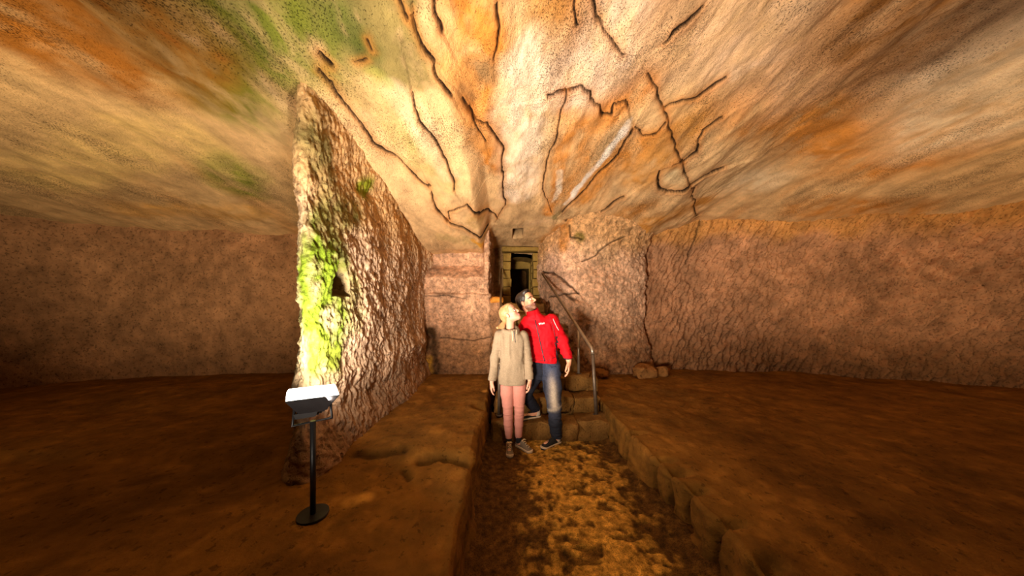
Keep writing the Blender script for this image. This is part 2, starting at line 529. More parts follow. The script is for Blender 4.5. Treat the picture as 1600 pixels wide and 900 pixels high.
farside = sstep(S, W.hit(501, 450)[0] - .1, W.hit(501, 450)[0] - .5)[..., None]
gm = farside * sstep(fbm2(S * 2, Zz * 2, 97, 3), -.25, .3)[..., None] * .7
C = C * (1 - gm) + lin(122, 128, 54) * gm
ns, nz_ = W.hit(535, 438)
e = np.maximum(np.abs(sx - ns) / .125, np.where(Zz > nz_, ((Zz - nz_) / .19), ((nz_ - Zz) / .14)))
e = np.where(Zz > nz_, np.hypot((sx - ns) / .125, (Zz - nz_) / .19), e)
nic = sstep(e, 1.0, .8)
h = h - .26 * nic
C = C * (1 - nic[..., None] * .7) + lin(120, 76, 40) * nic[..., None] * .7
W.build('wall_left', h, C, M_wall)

# far wall of the left hall
W = Wall([(-10.5, 2.2), (-7.5, 4.3), (-5.5, 5.0), (-3.4, 5.1), (-2.5, 5.1)], -.1, 3.3, .022, .02)
S, Zz = W.S, W.Z
h = .14 * fbm2(S * .9, Zz * .9, 141, 4) + .022 * chisel(S, Zz, .3, .14, .05, 17) + .02 * fbm2(S * 7, Zz * 7, 143, 3)
C = np.empty(S.shape + (3,)); C[:] = lin(170, 124, 88)
C = C * (1 + .4 * fbm2(S * 1.5, Zz * 1.5, 144, 4)[..., None])
W.build('wall_far_left', h, C, M_wall)

# back wall left of the passage, with its ledge, and the left cheek of the passage
W = Wall([(-1.9, 5.05), (-.34, 5.05), (-.29, 5.06), (-.285, 5.12), (-.27, 5.6), (-.24, 7.4)], .0, 3.4, .0125, .0125, smooth=1)
S, Zz = W.S, W.Z
sx = S + .03 * fbm2(S * 6, Zz * 6, 3, 3); sz = Zz + .03 * fbm2(S * 6, Zz * 6, 4, 3)
s_end = 1.56
h = .05 * fbm2(S * 2, Zz * 2, 201, 4) + .038 * fbm2(S * 9, Zz * 9, 203, 4) + .024 * fbm2(S * 26, Zz * 22, 205, 3) + .010 * chisel(S, Zz, 1.2, .06, .035, 19)
rec = np.clip((sz - 2.06) / .25, 0, 1) * sstep(S, s_end - .03, s_end - .07)
h = h * (1 - .6 * rec) - .32 * rec
h += .04 * sstep(sz, 1.80, 1.76) - .02 * np.exp(-((sz - 1.78) / .015) ** 2) * (S < s_end)
C = np.empty(S.shape + (3,)); C[:] = lin(218, 170, 134)
C = C * (1 + .45 * fbm2(S * 4, Zz * 4, 204, 5)[..., None])
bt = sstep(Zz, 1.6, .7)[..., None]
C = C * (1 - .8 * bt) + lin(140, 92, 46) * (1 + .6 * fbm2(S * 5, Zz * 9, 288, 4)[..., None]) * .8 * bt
wall_shadow = paint(C, sx, sz, [W.hit(675, 520), W.hit(678, 545), W.hit(682, 580)], .11, lin(70, 48, 26), .75)  # cast shadow of a figure painted into the wall colour
C = wall_shadow
C = paint(C, sx, sz, [W.hit(670, 560), W.hit(671, 578)], .07, lin(206, 150, 50), .8)
dark = sstep(S, s_end + .02, s_end + .08)[..., None]  # passage cheek darkened, its shade put into the colour
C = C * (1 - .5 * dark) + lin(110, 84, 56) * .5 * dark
h, C = wall_cracks(W, h, C, [(((664, 463), (700, 462), (728, 465)), .008, .015, 0), (((690, 528), (740, 532), (764, 527)), .010, .02, .012)], sx, sz)
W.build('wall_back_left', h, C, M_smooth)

# lower shoulder of the back wall beside the stair
W = Wall([(-.5, 5.10), (-.16, 5.05), (-.08, 5.06), (-.055, 5.12), (-.05, 5.6), (-.05, 6.6)], .0, 1.64, .015, .015, smooth=1)
S, Zz = W.S, W.Z
h = .04 * fbm2(S * 2, Zz * 2, 261, 4) + .028 * fbm2(S * 9, Zz * 9, 263, 4) + .010 * chisel(S, Zz, 1.2, .06, .035, 29)
C = np.empty(S.shape + (3,)); C[:] = lin(182, 134, 98)
C = C * (1 + .45 * fbm2(S * 4, Zz * 4, 264, 5)[..., None])
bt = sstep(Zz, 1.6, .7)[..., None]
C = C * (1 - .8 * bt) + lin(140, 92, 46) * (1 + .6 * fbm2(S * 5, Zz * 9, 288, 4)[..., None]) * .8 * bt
o_ = W.build('wall_back_left', h, C, M_smooth)
xs = np.linspace(-.5, -.04, 50); ys = np.linspace(5.03, 7.2, 150)
X, Y = np.meshgrid(xs[::2], ys[::2], indexing='ij')
C = np.empty(X.shape + (3,)); C[:] = lin(190, 130, 66)
grid_mesh('trim_1', np.stack([X, Y, 1.63 + .03 * fbm2(X * 6, Y * 6, 265, 4)], -1), C, M_smooth)

# back wall of the passage, pierced by the doorway
fx0, fx1, fz1, FY = (785 - CX) / F * 6.35, (846 - CX) / F * 6.35, H + (CY - 386) / F * 6.35, 6.35
W = Wall([(-.5, 6.5), (1.25, 6.5)], 1.2, 3.5, .018, .018, smooth=0)
S, Zz = W.S, W.Z
Xw = W.x[:, None] + 0 * S
inside = (Xw > fx0 + .05) & (Xw < fx1 - .05) & (Zz < fz1 - .05)
h = .04 * fbm2(S * 3, Zz * 3, 231, 4) + .015 * fbm2(S * 11, Zz * 11, 233, 3)
C = np.empty(S.shape + (3,)); C[:] = lin(190, 148, 100)
C = C * (1 + .4 * fbm2(S * 4, Zz * 4, 234, 4)[..., None])
P = np.stack([Xw, W.y[:, None] - h, Zz], -1)
n, m_ = S.shape
idx = np.arange(n * m_).reshape(n, m_)
q = np.stack([idx[:-1, :-1], idx[1:, :-1], idx[1:, 1:], idx[:-1, 1:]], -1)
keep = ~(inside[:-1, :-1] & inside[1:, 1:])
link('wall_passage', np_mesh('wall_passage', P, q[keep].reshape(-1, 4), C), M_smooth, kind='structure')

# back wall right of the passage
W = Wall([(.70, 7.0), (.74, 6.2), (.80, 5.7), (.96, 5.25), (1.25, 5.1), (1.9, 5.1), (2.38, 5.22), (2.56, 5.30), (2.66, 5.40), (2.64, 5.9)], .0, 3.5, .012, .012)
S, Zz = W.S, W.Z
sx = S + .03 * fbm2(S * 6, Zz * 6, 23, 3); sz = Zz + .03 * fbm2(S * 6, Zz * 6, 24, 3)
h = .09 * fbm2(S * 1.4, Zz * 1.4, 241, 4) + .012 * chisel(S, Zz, .35, .07, .03, 27) + .034 * fbm2(S * 10, Zz * 10, 243, 4) + .024 * fbm2(S * 26, Zz * 22, 245, 3)
h += .38 * sstep(Zz, 2.35, 3.35) ** 1.3 * sstep(S, 1.6, 2.3) + .10 * sstep(Zz, 1.0, .35)
C = np.empty(S.shape + (3,)); C[:] = lin(230, 184, 148)
C = C * (1 + .5 * fbm2(S * 3.2, Zz * 3.2, 244, 5)[..., None])
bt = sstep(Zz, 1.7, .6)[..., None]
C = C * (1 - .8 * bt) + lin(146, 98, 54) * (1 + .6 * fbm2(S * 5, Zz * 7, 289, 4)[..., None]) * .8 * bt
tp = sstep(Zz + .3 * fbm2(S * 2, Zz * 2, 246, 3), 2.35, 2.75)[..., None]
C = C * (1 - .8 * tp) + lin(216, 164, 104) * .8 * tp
C = paint(C, sx, sz, [W.hit(862, 420), W.hit(880, 440)], .22, lin(212, 170, 146), .6)
C = paint(C, sx, sz, [W.hit(925, 390), W.hit(950, 400)], .18, lin(226, 184, 140), .6)
C = paint(C, sx, sz, [W.hit(885, 350), W.hit(882, 385)], .10, lin(206, 140, 74), .7)
C = paint(C, sx, sz, [W.hit(903, 372), W.hit(907, 374)], .07, lin(140, 116, 58), .8)
C = paint(C, sx, sz, [W.hit(942, 452), W.hit(943, 453)], .022, lin(60, 42, 26), .8)
h, C = wall_cracks(W, h, C, [
    (((848, 424), (862, 427), (880, 437), (895, 449), (904, 459)), .016, .05, .05),
    (((856, 466), (880, 461), (904, 458)), .016, .04, .02),
    (((886, 462), (897, 470)), .02, .03, 0),
    (((910, 408), (930, 400), (947, 384), (970, 372)), .014, .035, .03),
    (((892, 355), (892, 372), (908, 376)), .014, .03, .01),
    (((857, 470), (862, 500), (880, 560)), .02, .03, 0)], sx, sz)
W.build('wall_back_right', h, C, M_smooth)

# right wall, rough pick marks, running on into the right hall
W = Wall([(2.45, 5.75), (2.75, 5.55), (3.1, 5.5), (3.7, 5.5), (4.8, 5.3), (6.2, 5.0), (8.0, 4.2), (10.5, 2.4)], .0, 3.8, .0155, .017)
S, Zz = W.S, W.Z
sx = S + .03 * fbm2(S * 6, Zz * 6, 33, 3); sz = Zz + .03 * fbm2(S * 6, Zz * 6, 34, 3)
h = .14 * fbm2(S * 1.1, Zz * 1.1, 301, 4) + .09 * chisel(S, Zz, -.45, .16, .06, 37) + .03 * chisel(S, Zz, -.3, .09, .04, 39)
h += .10 * sstep(Zz, 1.1, .3) + .30 * sstep(Zz, 2.4, 3.4)
C = np.empty(S.shape + (3,)); C[:] = lin(178, 130, 94)
C = C * (1 + .45 * fbm2(S * 2.5, Zz * 2.5, 304, 5)[..., None])
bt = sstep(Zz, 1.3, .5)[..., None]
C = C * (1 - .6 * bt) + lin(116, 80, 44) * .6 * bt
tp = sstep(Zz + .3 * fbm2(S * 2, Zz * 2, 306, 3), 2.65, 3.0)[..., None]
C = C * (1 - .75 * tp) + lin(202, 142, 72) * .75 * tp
h, C = wall_cracks(W, h, C, [(((1085, 300), (1087, 345), (1080, 390), (1075, 410)), .02, .05, .02)], sx, sz)
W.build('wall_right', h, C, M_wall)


# ------------------------------------------------------------------ floor and benches
def flr_pt(px, py, z):
    d = (H - z) * F / (py - CY)
    return ((px - CX) / F * d, d)


TL, TR = -.22, 1.22            # trench edges
xs = np.linspace(-.45, 1.5, 250); ys = np.concatenate([np.linspace(-2.2, 1.2, 40, endpoint=False), np.linspace(1.2, 3.8, 380)])
X, Y = np.meshgrid(xs, ys, indexing='ij')
env = np.exp(-((X - .62) / .46) ** 4)
plate = sstep(.5 * fbm2(X * 3, Y * 3, 401, 4) + .9 * fbm2(X * 19, Y * 17, 407, 4) + .75 * env - .42, -.30, .32)
Z = .012 * fbm2(X * 3, Y * 3, 403, 4) + .011 * plate * (.6 + .9 * fbm2(X * 24, Y * 22, 404, 4)) + .05 * sstep(X, TR - .12, TR + .05) + .04 * sstep(X, TL + .1, TL - .05)
pits = sstep(fbm2(X * 5, Y * 11, 405, 3), .26, .40)
Z -= .016 * pits * env
C = np.empty(X.shape + (3,)); C[:] = lin(96, 64, 26)
pl = (plate * env ** .5 * (1 - .85 * pits))[..., None]
C = C * (1 - pl) + lin(208, 152, 64) * pl
C = C * (1 + .7 * fbm2(X * 26, Y * 24, 406, 4)[..., None])
FX, FYY, FZ = X, Y, Z


def ground(a, b):
    """height of the gangway floor under a shoe"""
    m = (np.abs(FX - (a[0] + b[0]) / 2) < .10) & (np.abs(FYY - (a[1] + b[1]) / 2) < .12)
    return float(FZ[m].mean()) + .002


grid_mesh('floor', np.stack([X, Y, Z], -1), C, M_gang)


def bench(name, side):
    """rock bench beside the sunken gangway: top sheet rolled over the edge and down the face"""
    if side < 0:
        top = np.concatenate([np.linspace(-10.5, -1.7, 100, endpoint=False), np.linspace(-1.7, TL - .07, 130)])
    else:
        top = np.concatenate([np.linspace(10.5, 3.6, 90, endpoint=False), np.linspace(3.6, TR + .07, 200)])
    e = TL if side < 0 else TR
    nf = 46
    a = np.linspace(0, 1, nf)[1:]
    fx = top[-1] - side * np.minimum(a / .12, 1) * .045 - side * .025 * a - side * .0
    fz = -np.maximum(a - .06, 0) * .44
    px = np.concatenate([top, fx]); pz = np.concatenate([np.zeros(len(top)), fz])
    ys = np.concatenate([np.linspace(-2.2, .5, 60, endpoint=False), np.linspace(.5, 5.7, 340)])
    PX, Y = np.meshgrid(px, ys, indexing='ij'); PZ = np.repeat(pz[:, None], len(ys), 1)
    nt = len(top)
    face = np.zeros_like(PX); face[nt - 3:] = np.linspace(0, 1, nf + 2)[:, None] ** .5
    hb = .35 + .03 * sstep(Y, 3, 5) + (.0 if side < 0 else -.02)
    up = .035 * fbm2(PX * 1.5, Y * 1.5, 501 + side, 4) + .012 * fbm2(PX * 8, Y * 8, 503 + side, 4)
    C = np.empty(PX.shape + (3,)); C[:] = lin(126, 86, 34)
    C = C * (1 + .45 * fbm2(PX * 2.2, Y * 2.2, 505 + side, 5)[..., None])
    C = C * (1 + .3 * sstep(fbm2(PX * 9, Y * 9, 506, 3), .15, .4)[..., None])
    depth = np.zeros_like(PX)
    if side < 0:
        gr = [(((655, 722), (690, 718), (715, 722), (736, 728)), .03, .05), (((560, 715), (600, 716), (630, 712)), .04, .03),
              (((632, 735), (640, 745)), .03, .03)]
        for pts, r, dep in gr:
            d, sd = seg_dist(PX + .03 * fbm2(PX * 9, Y * 9, 7, 2), Y + .03 * fbm2(PX * 9, Y * 9, 8, 2), [flr_pt(*p, .35) for p in pts])
            up -= dep * np.exp(-(d / r) ** 2) * (1 - face)
            C *= (1 - .6 * np.exp(-(d / r) ** 2))[..., None]  # shadow along the humps darkened into the bench colour
        up += .05 * sstep(Y, 2.28, 2.45) * sstep(Y, 3.4, 2.6)
        up -= .12 * sstep(PX, -.45, -.3) * np.exp(-((Y - 3.55) / .10) ** 2)
        for p in ((548, 782), (566, 775), (672, 605), (757, 610), (764, 622)):
            c = flr_pt(*p, .36)
            C = paint(C, PX, Y, [c, (c[0] + .03, c[1])], .045, lin(206, 150, 70), .7)
    else:
        for k, (yy, wd, dp) in enumerate(((2.42, .035, .16), (2.22, .03, .13), (2.02, .035, .17), (1.72, .03, .12), (2.9, .03, .06), (1.45, .04, .12))):
            g = np.exp(-((Y - yy + .06 * fbm2(PZ * 6 + k, Y * 3, 9, 2)) / wd) ** 2) * np.maximum(face, sstep(PX, TR + .24, TR + .1))
            depth += dp * g
            up -= .12 * g * (1 - face)
        depth += .05 * sstep(fbm2(PZ * 5, Y * 4, 55, 2), .05, .2) * face
    # face relief pushes in and out of the gangway
    rough = .05 * fbm2(PZ * 5 + 3, Y * 3, 507 + side, 4) + .03 * fbm2(PZ * 12 + 3, Y * 9, 509 + side, 3)
    edge = .05 * fbm2(Y * 2.4, Y * 0 + side, 511, 4)
    near = sstep(np.abs(PX - e), .5, .05)
    XX = PX + near * (edge) + face * side * (depth - rough)
    ZZ = np.where(face > .25, hb + PZ + up * (1 - face), hb + PZ + up)
    # the stair is cut through the back of the bench
    C = C * (1 - .15 * face[..., None])
    grid_mesh(name, np.stack([XX, Y, ZZ], -1), C, M_ground)


bench('bench_left', -1)
bench('bench_right', 1)

# ------------------------------------------------------------------ stones
_stone_n = [0]


def stone_mesh(sx, sy, sz, seed, jag=.018, cuts=2, bev=.02):
    bm = bmesh.new()
    bmesh.ops.create_cube(bm, size=1)
    for v_ in bm.verts:
        v_.co.x *= sx; v_.co.y *= sy; v_.co.z *= sz
    bmesh.ops.bevel(bm, geom=list(bm.edges), offset=min(bev, .3 * min(sx, sy, sz)), segments=2, affect='EDGES', profile=.6)
    bmesh.ops.subdivide_edges(bm, edges=[e for e in bm.edges if e.calc_length() > .07], cuts=cuts, use_grid_fill=True)
    rs = np.random.RandomState(seed)
    co = np.array([v_.co[:] for v_ in bm.verts])
    o = rs.rand(3) * 50
    for k in range(3):
        dn = jag * 1.6 * noise3(co[:, 0] * 8 + o[0], co[:, 1] * 8 + o[1], co[:, 2] * 8 + o[2] + k * 9, seed + k) + \
             jag * .9 * noise3(co[:, 0] * 22 + o[0], co[:, 1] * 22 + o[1], co[:, 2] * 22 + o[2] + k * 9, seed + k)
        for v_, d_ in zip(bm.verts, dn):
            v_.co[k] += d_
    me = bpy.data.meshes.new('stone'); bm.to_mesh(me); bm.free()
    for p in me.polygons:
        p.use_smooth = True
    return me


def stone(parent, c, size, seed, mat, rot=0.0, jag=.018, name='stone'):
    me = stone_mesh(*size, seed, jag)
    o = link(name, me, mat, parent)
    o.location = Vector(c) - (parent.location if parent else Vector((0, 0, 0)))
    o.rotation_euler = (0, 0, rot)
    return o


# ------------------------------------------------------------------ stairs
STEP_Y = [3.38, 3.66, 3.93, 4.20, 4.47, 4.74, 5.01, 5.28]
STEP_Z = [.22, .42, .62, .82, 1.02, 1.22, 1.42, 1.61]
bm = bmesh.new()
prof = [(3.44, -.1)]
for y_, z_ in zip(STEP_Y, STEP_Z):
    prof += [(y_ + .06, prof[-1][1] if len(prof) > 1 else -.1), (y_ + .06, z_ - .035)]
prof += [(7.8, 1.62), (7.8, -.1)]


def stair_x(y):
    return np.interp(y, [3.3, 3.5, 3.9, 5.2, 6.3], [-.20, -.16, -.10, -.05, -.04]), np.interp(y, [3.38, 3.93, 4.2, 4.47, 4.74, 5.28, 6.3], [1.24, 1.16, .97, .86, .76, .62, .62])


l_, r_ = [], []
for y_, z_ in prof:
    a, b_ = stair_x(y_)
    l_.append(bm.verts.new((a, y_, z_))); r_.append(bm.verts.new((b_ - .02, y_, z_)))
for i in range(len(prof)):
    j = (i + 1) % len(prof)
    bm.faces.new((l_[i], r_[i], r_[j], l_[j]))
bm.faces.new(list(reversed(l_))); bm.faces.new(r_)
bmesh.ops.recalc_face_normals(bm, faces=bm.faces)
me = bpy.data.meshes.new('stairs'); bm.to_mesh(me); bm.free()
stairs = link('stairs', me, M_stone, kind='structure')
rs = np.random.RandomState(12)
for k, (y_, z_) in enumerate(zip(STEP_Y, STEP_Z)):
    a, b_ = stair_x(y_)
    nst = 4 if k < 4 else 3
    cuts = np.linspace(a, b_, nst + 1); cuts[1:-1] += rs.uniform(-.07, .07, nst - 1)
    for i in range(nst):
        hz = .20 if k else .24
        stone(stairs, ((cuts[i] + cuts[i + 1]) / 2, y_ + .15 + rs.uniform(-.02, .02), z_ - hz / 2 + rs.uniform(-.012, .008)),
              (cuts[i + 1] - cuts[i] - .012, .32, hz), 100 + k * 10 + i, M_stone, rs.uniform(-.04, .04), jag=.042)
    if k > 1:
        # rough side stones that shore up the flight on the right
        stone(stairs, (b_ + .02, y_ + .13, z_ / 2 + .1), (.14, .27, z_ - .22), 300 + k, M_stone, rs.uniform(-.1, .1), jag=.045)

# ------------------------------------------------------------------ doorway with stone jambs and tunnel
door = bpy.data.objects.new('door_1', None); COL.objects.link(door); door['kind'] = 'structure'
door.location = ((fx0 + fx1) / 2, FY, 1.6)
zb0 = 1.58
jw = .17
nl = 6
hh = (fz1 - .13 - zb0) / nl
for i in range(nl):
    z_ = zb0 + hh * (i + .5)
    wv = jw + rs.uniform(-.015, .02)
    stone(door, (fx0 + .015 + wv / 2, FY + .09, z_), (wv, .24, hh - .008), 400 + i, M_jamb, jag=.010)
    stone(door, (fx1 - .015 - wv / 2, FY + .09, z_), (wv, .24, hh - .008), 420 + i, M_jamb, jag=.010)
    for k in range(3):      # jamb stones of the splayed right cheek, course by course
        stone(door, (fx1 - .06 - .02 * k, FY + .36 + k * .26, z_), (.12, .25, hh - .008), 440 + i * 3 + k, M_jamb, jag=.010)
        stone(door, (fx0 + .05 + .02 * k, FY + .36 + k * .26, z_), (.12, .25, hh - .008), 470 + i * 3 + k, M_jamb, jag=.010)
stone(door, ((fx0 + fx1) / 2, FY + .06, fz1 - .05), (fx1 - fx0 + .02, .28, .10), 500, M_jamb, jag=.014, name='lintel')
stone(door, ((fx0 + fx1) / 2, FY + .06, zb0 - .03), (fx1 - fx0, .3, .09), 501, M_jamb, jag=.012, name='threshold')
# tunnel behind: walls, vault, inner arch
n1, n2 = 26, 60
th = np.linspace(0, 1, n1); yy = np.linspace(FY + .3, 9.6, n2)
TH, YY = np.meshgrid(th, yy, indexing='ij')
cxm = (fx0 + fx1) / 2; hw = (fx1 - fx0) / 2 - .1
zt = fz1 - .17
ang = np.clip((TH - .3) / .4, 0, 1) * math.pi
PX = cxm - hw * np.cos(ang) * np.where((TH < .3) | (TH > .7), 1, 1)
PZ = np.where(TH < .3, zb0 + (zt - .12 - zb0) * TH / .3, np.where(TH > .7, zb0 + (zt - .12 - zb0) * (1 - TH) / .3, zt - .12 + .12 * np.sin(ang)))
PX = PX + .03 * fbm2(TH * 8, YY * 4, 601, 3); PZ = PZ + .03 * fbm2(TH * 8, YY * 4, 602, 3)
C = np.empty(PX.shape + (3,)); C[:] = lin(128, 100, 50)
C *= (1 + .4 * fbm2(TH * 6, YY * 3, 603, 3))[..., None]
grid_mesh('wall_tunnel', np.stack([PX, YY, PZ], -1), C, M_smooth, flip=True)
sb = stone_mesh(hw * 2, .1, 1.4, 520, .02)
so = link('wall_tunnel_end', sb, M_boulder, kind='structure'); so.location = (cxm, 9.5, zb0 + .6)
# inner arch a step further in: two low side stones and a drooping head stone
stone(door, (cxm, 7.55, zt - .03), (2 * hw + .1, .2, .30), 530, M_jamb, jag=.03, name='inner_lintel')
stone(door, (cxm - hw + .02, 7.55, zb0 + .5), (.13, .2, 1.0), 531, M_jamb, jag=.02, name='inner_jamb')
stone(door, (cxm + hw - .02, 7.55, zb0 + .5), (.13, .2, 1.0), 532, M_jamb, jag=.02, name='inner_jamb')


# ------------------------------------------------------------------ round bars, small shapes
def tube(name, pts, r, mat, parent=None, seg=10, ring=None):
    """round bar along a polyline; r is one radius or a radius per point"""
    pts = [Vector(p) for p in pts]
    rr = r if hasattr(r, '__len__') else [r] * len(pts)
    V, Q = [], []
    n = None
    for i, p in enumerate(pts):
        if i == 0: t = pts[1] - p
        elif i == len(pts) - 1: t = p - pts[i - 1]
        else: t = (pts[i + 1] - p).normalized() + (p - pts[i - 1]).normalized()
        t.normalize()
        if n is None:
            n = t.orthogonal().normalized()
        n = (n - t * n.dot(t)).normalized(); b = t.cross(n)
        for k in range(seg):
            a = 2 * math.pi * k / seg
            V.append(p + (n * math.cos(a) + b * math.sin(a)) * rr[i])
    me = bpy.data.meshes.new(name)
    F_ = []
    for i in range(len(pts) - 1):
        for k in range(seg):
            F_.append((i * seg + k, i * seg + (k + 1) % seg, (i + 1) * seg + (k + 1) % seg, (i + 1) * seg + k))
    F_.append(tuple(range(seg))[::-1]); F_.append(tuple((len(pts) - 1) * seg + k for k in range(seg)))
    me.from_pydata([v[:] for v in V], [], F_)
    for p in me.polygons[:-2]:
        p.use_smooth = True
    me.update()
    return link(name, me, mat, parent)


def thing(name, loc, label, cat, group=None):
    o = bpy.data.objects.new(name, None); COL.objects.link(o); o.location = loc
    o.empty_display_size = .1
    return tag(o, label, cat, group)


def rel(o, *pts):
    return [Vector(p) - o.location for p in pts]


M_steel = plain('brushed_steel', (.44, .36, .27), rough=.42, metal=.8, noise=(20, .15))
M_steel_d = plain('tarnished_steel', (.14, .10, .07), rough=.5, metal=.6, noise=(14, .3))
M_black = plain('black_enamel', (.012, .011, .012), rough=.4, noise=(20, .2))

# handrails either side of the flight
hr = thing('handrail', (1.136, 3.6, .22), 'bent steel pipe handrail with two posts on the right side of the stair', 'handrail')
R0, R1, R2 = (1.136, 3.6, .19), (1.085, 3.6, 1.045), (.735, 5.75, 2.19)
bend = [Vector(R1).lerp(Vector(R0), .07), Vector(R1).lerp(Vector(R0), .02) + Vector((0, .01, 0)), Vector(R1).lerp(Vector(R2), .012), Vector(R1).lerp(Vector(R2), .03)]
tube('post', rel(hr, R0, bend[0]), .021, M_steel_d, hr, 12)
tube('rail', rel(hr, bend[0], *bend[1:], R2), .021, M_steel, hr, 12)
tp = Vector(R1).lerp(Vector(R2), .19)
tube('post', rel(hr, (1.03, 4.06, .585), tp), .018, M_steel, hr, 12)
tube('base_plate', rel(hr, (1.136, 3.6, .215), (1.136, 3.6, .232)), .045, M_steel_d, hr, 12)
tube('base_plate', rel(hr, (1.03, 4.06, .61), (1.03, 4.06, .63)), .04, M_steel_d, hr, 12)
tube('wall_bracket', rel(hr, R2, (R2[0] + .12, R2[1] + .05, R2[2] - .02)), .014, M_steel_d, hr, 10)
hl = thing('handrail', (-.08, 3.6, .22), 'thin steel handrail behind the two people on the left side of the stair', 'handrail')
L0, L1, L2 = (-.08, 3.6, .19), (-.08, 3.6, 1.045), (-.085, 6.2, 2.33)
tube('post', rel(hl, L0, Vector(L1).lerp(Vector(L0), .05)), .021, M_steel_d, hl, 12)
tube('rail', rel(hl, Vector(L1).lerp(Vector(L0), .05), Vector(L1).lerp(Vector(L0), .015), Vector(L1).lerp(Vector(L2), .01), L2), .019, M_steel, hl, 12)
tube('post', rel(hl, (-.09, 5.4, 1.6), Vector(L1).lerp(Vector(L2), .69)), .017, M_steel, hl, 12)
tube('base_plate', rel(hl, (-.08, 3.6, .215), (-.08, 3.6, .232)), .045, M_steel_d, hl, 12)

# floodlight on a short post by the pier
FL = Vector(at(489, 615, 1.75))
fl = thing('floodlight', (FL.x, FL.y, .34), 'black floodlight with glowing white lens facing up on a short post beside the pier', 'lamp')
M_glow, nt, b = new_mat('lit_glass')
b.inputs['Emission Color'].default_value = (1, .93, .82, 1); b.inputs['Emission Strength'].default_value = 9
b.inputs['Base Color'].default_value = (.8, .8, .8, 1)
bm = bmesh.new()


def frustum(bm, c, a0, b0, a1, b1, h, rot):
    ca, sa = math.cos(rot), math.sin(rot)
    vs = []
    for (a, b_, z) in ((a0, b0, 0), (a1, b1, h)):
        for sx_, sy_ in ((-1, -1), (1, -1), (1, 1), (-1, 1)):
            x, y = sx_ * a / 2, sy_ * b_ / 2
            vs.append(bm.verts.new((c[0] + x * ca - y * sa, c[1] + x * sa + y * ca, c[2] + z)))
    bm.faces.new(vs[3::-1]); bm.faces.new(vs[4:])
    for k in range(4):
        bm.faces.new((vs[k], vs[(k + 1) % 4], vs[4 + (k + 1) % 4], vs[4 + k]))


def bm_obj(name, bm, mat, parent=None, bevel=0.0, smooth=False):
    if bevel:
        bmesh.ops.bevel(bm, geom=list(bm.edges), offset=bevel, segments=2, affect='EDGES')
    me = bpy.data.meshes.new(name); bm.to_mesh(me); bm.free()
    for p in me.polygons:
        p.use_smooth = smooth
    return link(name, me, mat, parent)


RT = .62
TILT = Matrix.Rotation(-.02, 4, 'X') @ Matrix.Rotation(.04, 4, 'Y')
zc = FL.z - .34
fr = bmesh.new(); frustum(fr, (0, 0, -.10), .13, .10, .27, .20, .10, RT); bmesh.ops.transform(fr, matrix=Matrix.Translation((0, 0, zc)) @ TILT, verts=fr.verts)
bm_obj('housing', fr, M_black, fl, .004)
for k in range(5):
    f_ = bmesh.new(); frustum(f_, (0, (k - 2) * .028, -.125), .10, .006, .12, .006, .03, RT); bmesh.ops.transform(f_, matrix=Matrix.Translation((0, 0, zc)) @ TILT, verts=f_.verts)
    bm_obj('cooling_fin', f_, M_black, fl)
f_ = bmesh.new(); frustum(f_, (0, 0, .001), .262, .192, .24, .17, .022, RT); bmesh.ops.transform(f_, matrix=Matrix.Translation((0, 0, zc)) @ TILT, verts=f_.verts)
bm_obj('lens', f_, M_glow, fl, .003)
cr, sr = math.cos(RT), math.sin(RT)
br = [(-.09 * cr, -.09 * sr, zc - .07), (-.10 * cr, -.10 * sr, zc - .17), (.10 * cr, .10 * sr, zc - .17), (.09 * cr, .09 * sr, zc - .07)]
tube('bracket', br, .009, M_black, fl, 8)
tube('stand_post', [(0, 0, .0), (0, 0, zc - .165)], .016, M_black, fl, 10)
tube('base_plate', [(0, 0, -.01), (0, 0, .02)], .085, M_black, fl, 20)
lamp('floodlight_beam', 'AREA', (FL.x, FL.y, FL.z + .04), (FL.x + .75, FL.y + 1.0, FL.z + .85), 112, (1, .88, .74), shape='RECTANGLE', size=.24, size_y=.17)

# loose stones, and a block for the lit shelf corner
def loose(c, size, seed, mat, label, cat='stone', rot=0.0, name='boulder', group=None):
    me = stone_mesh(*size, seed, .05, bev=.05)
    o = link(name, me, mat); o.location = c; o.rotation_euler = (0, 0, rot)
    return tag(o, label, cat, group)


loose((-.165, 5.12, 1.665), (.20, .20, .11), 900, M_orange, 'orange block for the lit top corner of the rock shelf left of the doorway', rot=.2)  # block coloured orange to stand in for the shelf corner's lit top
loose((2.36, 4.93, .44), (.34, .26, .20), 903, M_boulder, 'largest brown boulder at the foot of the back wall right of the stair', rot=.3)
loose((2.70, 5.02, .42), (.22, .20, .15), 905, M_boulder, 'smaller brown boulder at the corner of back wall and pick marked right wall', rot=.9)
loose((1.62, 4.86, .415), (.20, .15, .12), 907, M_boulder, 'flat brown stone at the wall foot just right of the handrail', rot=.1)


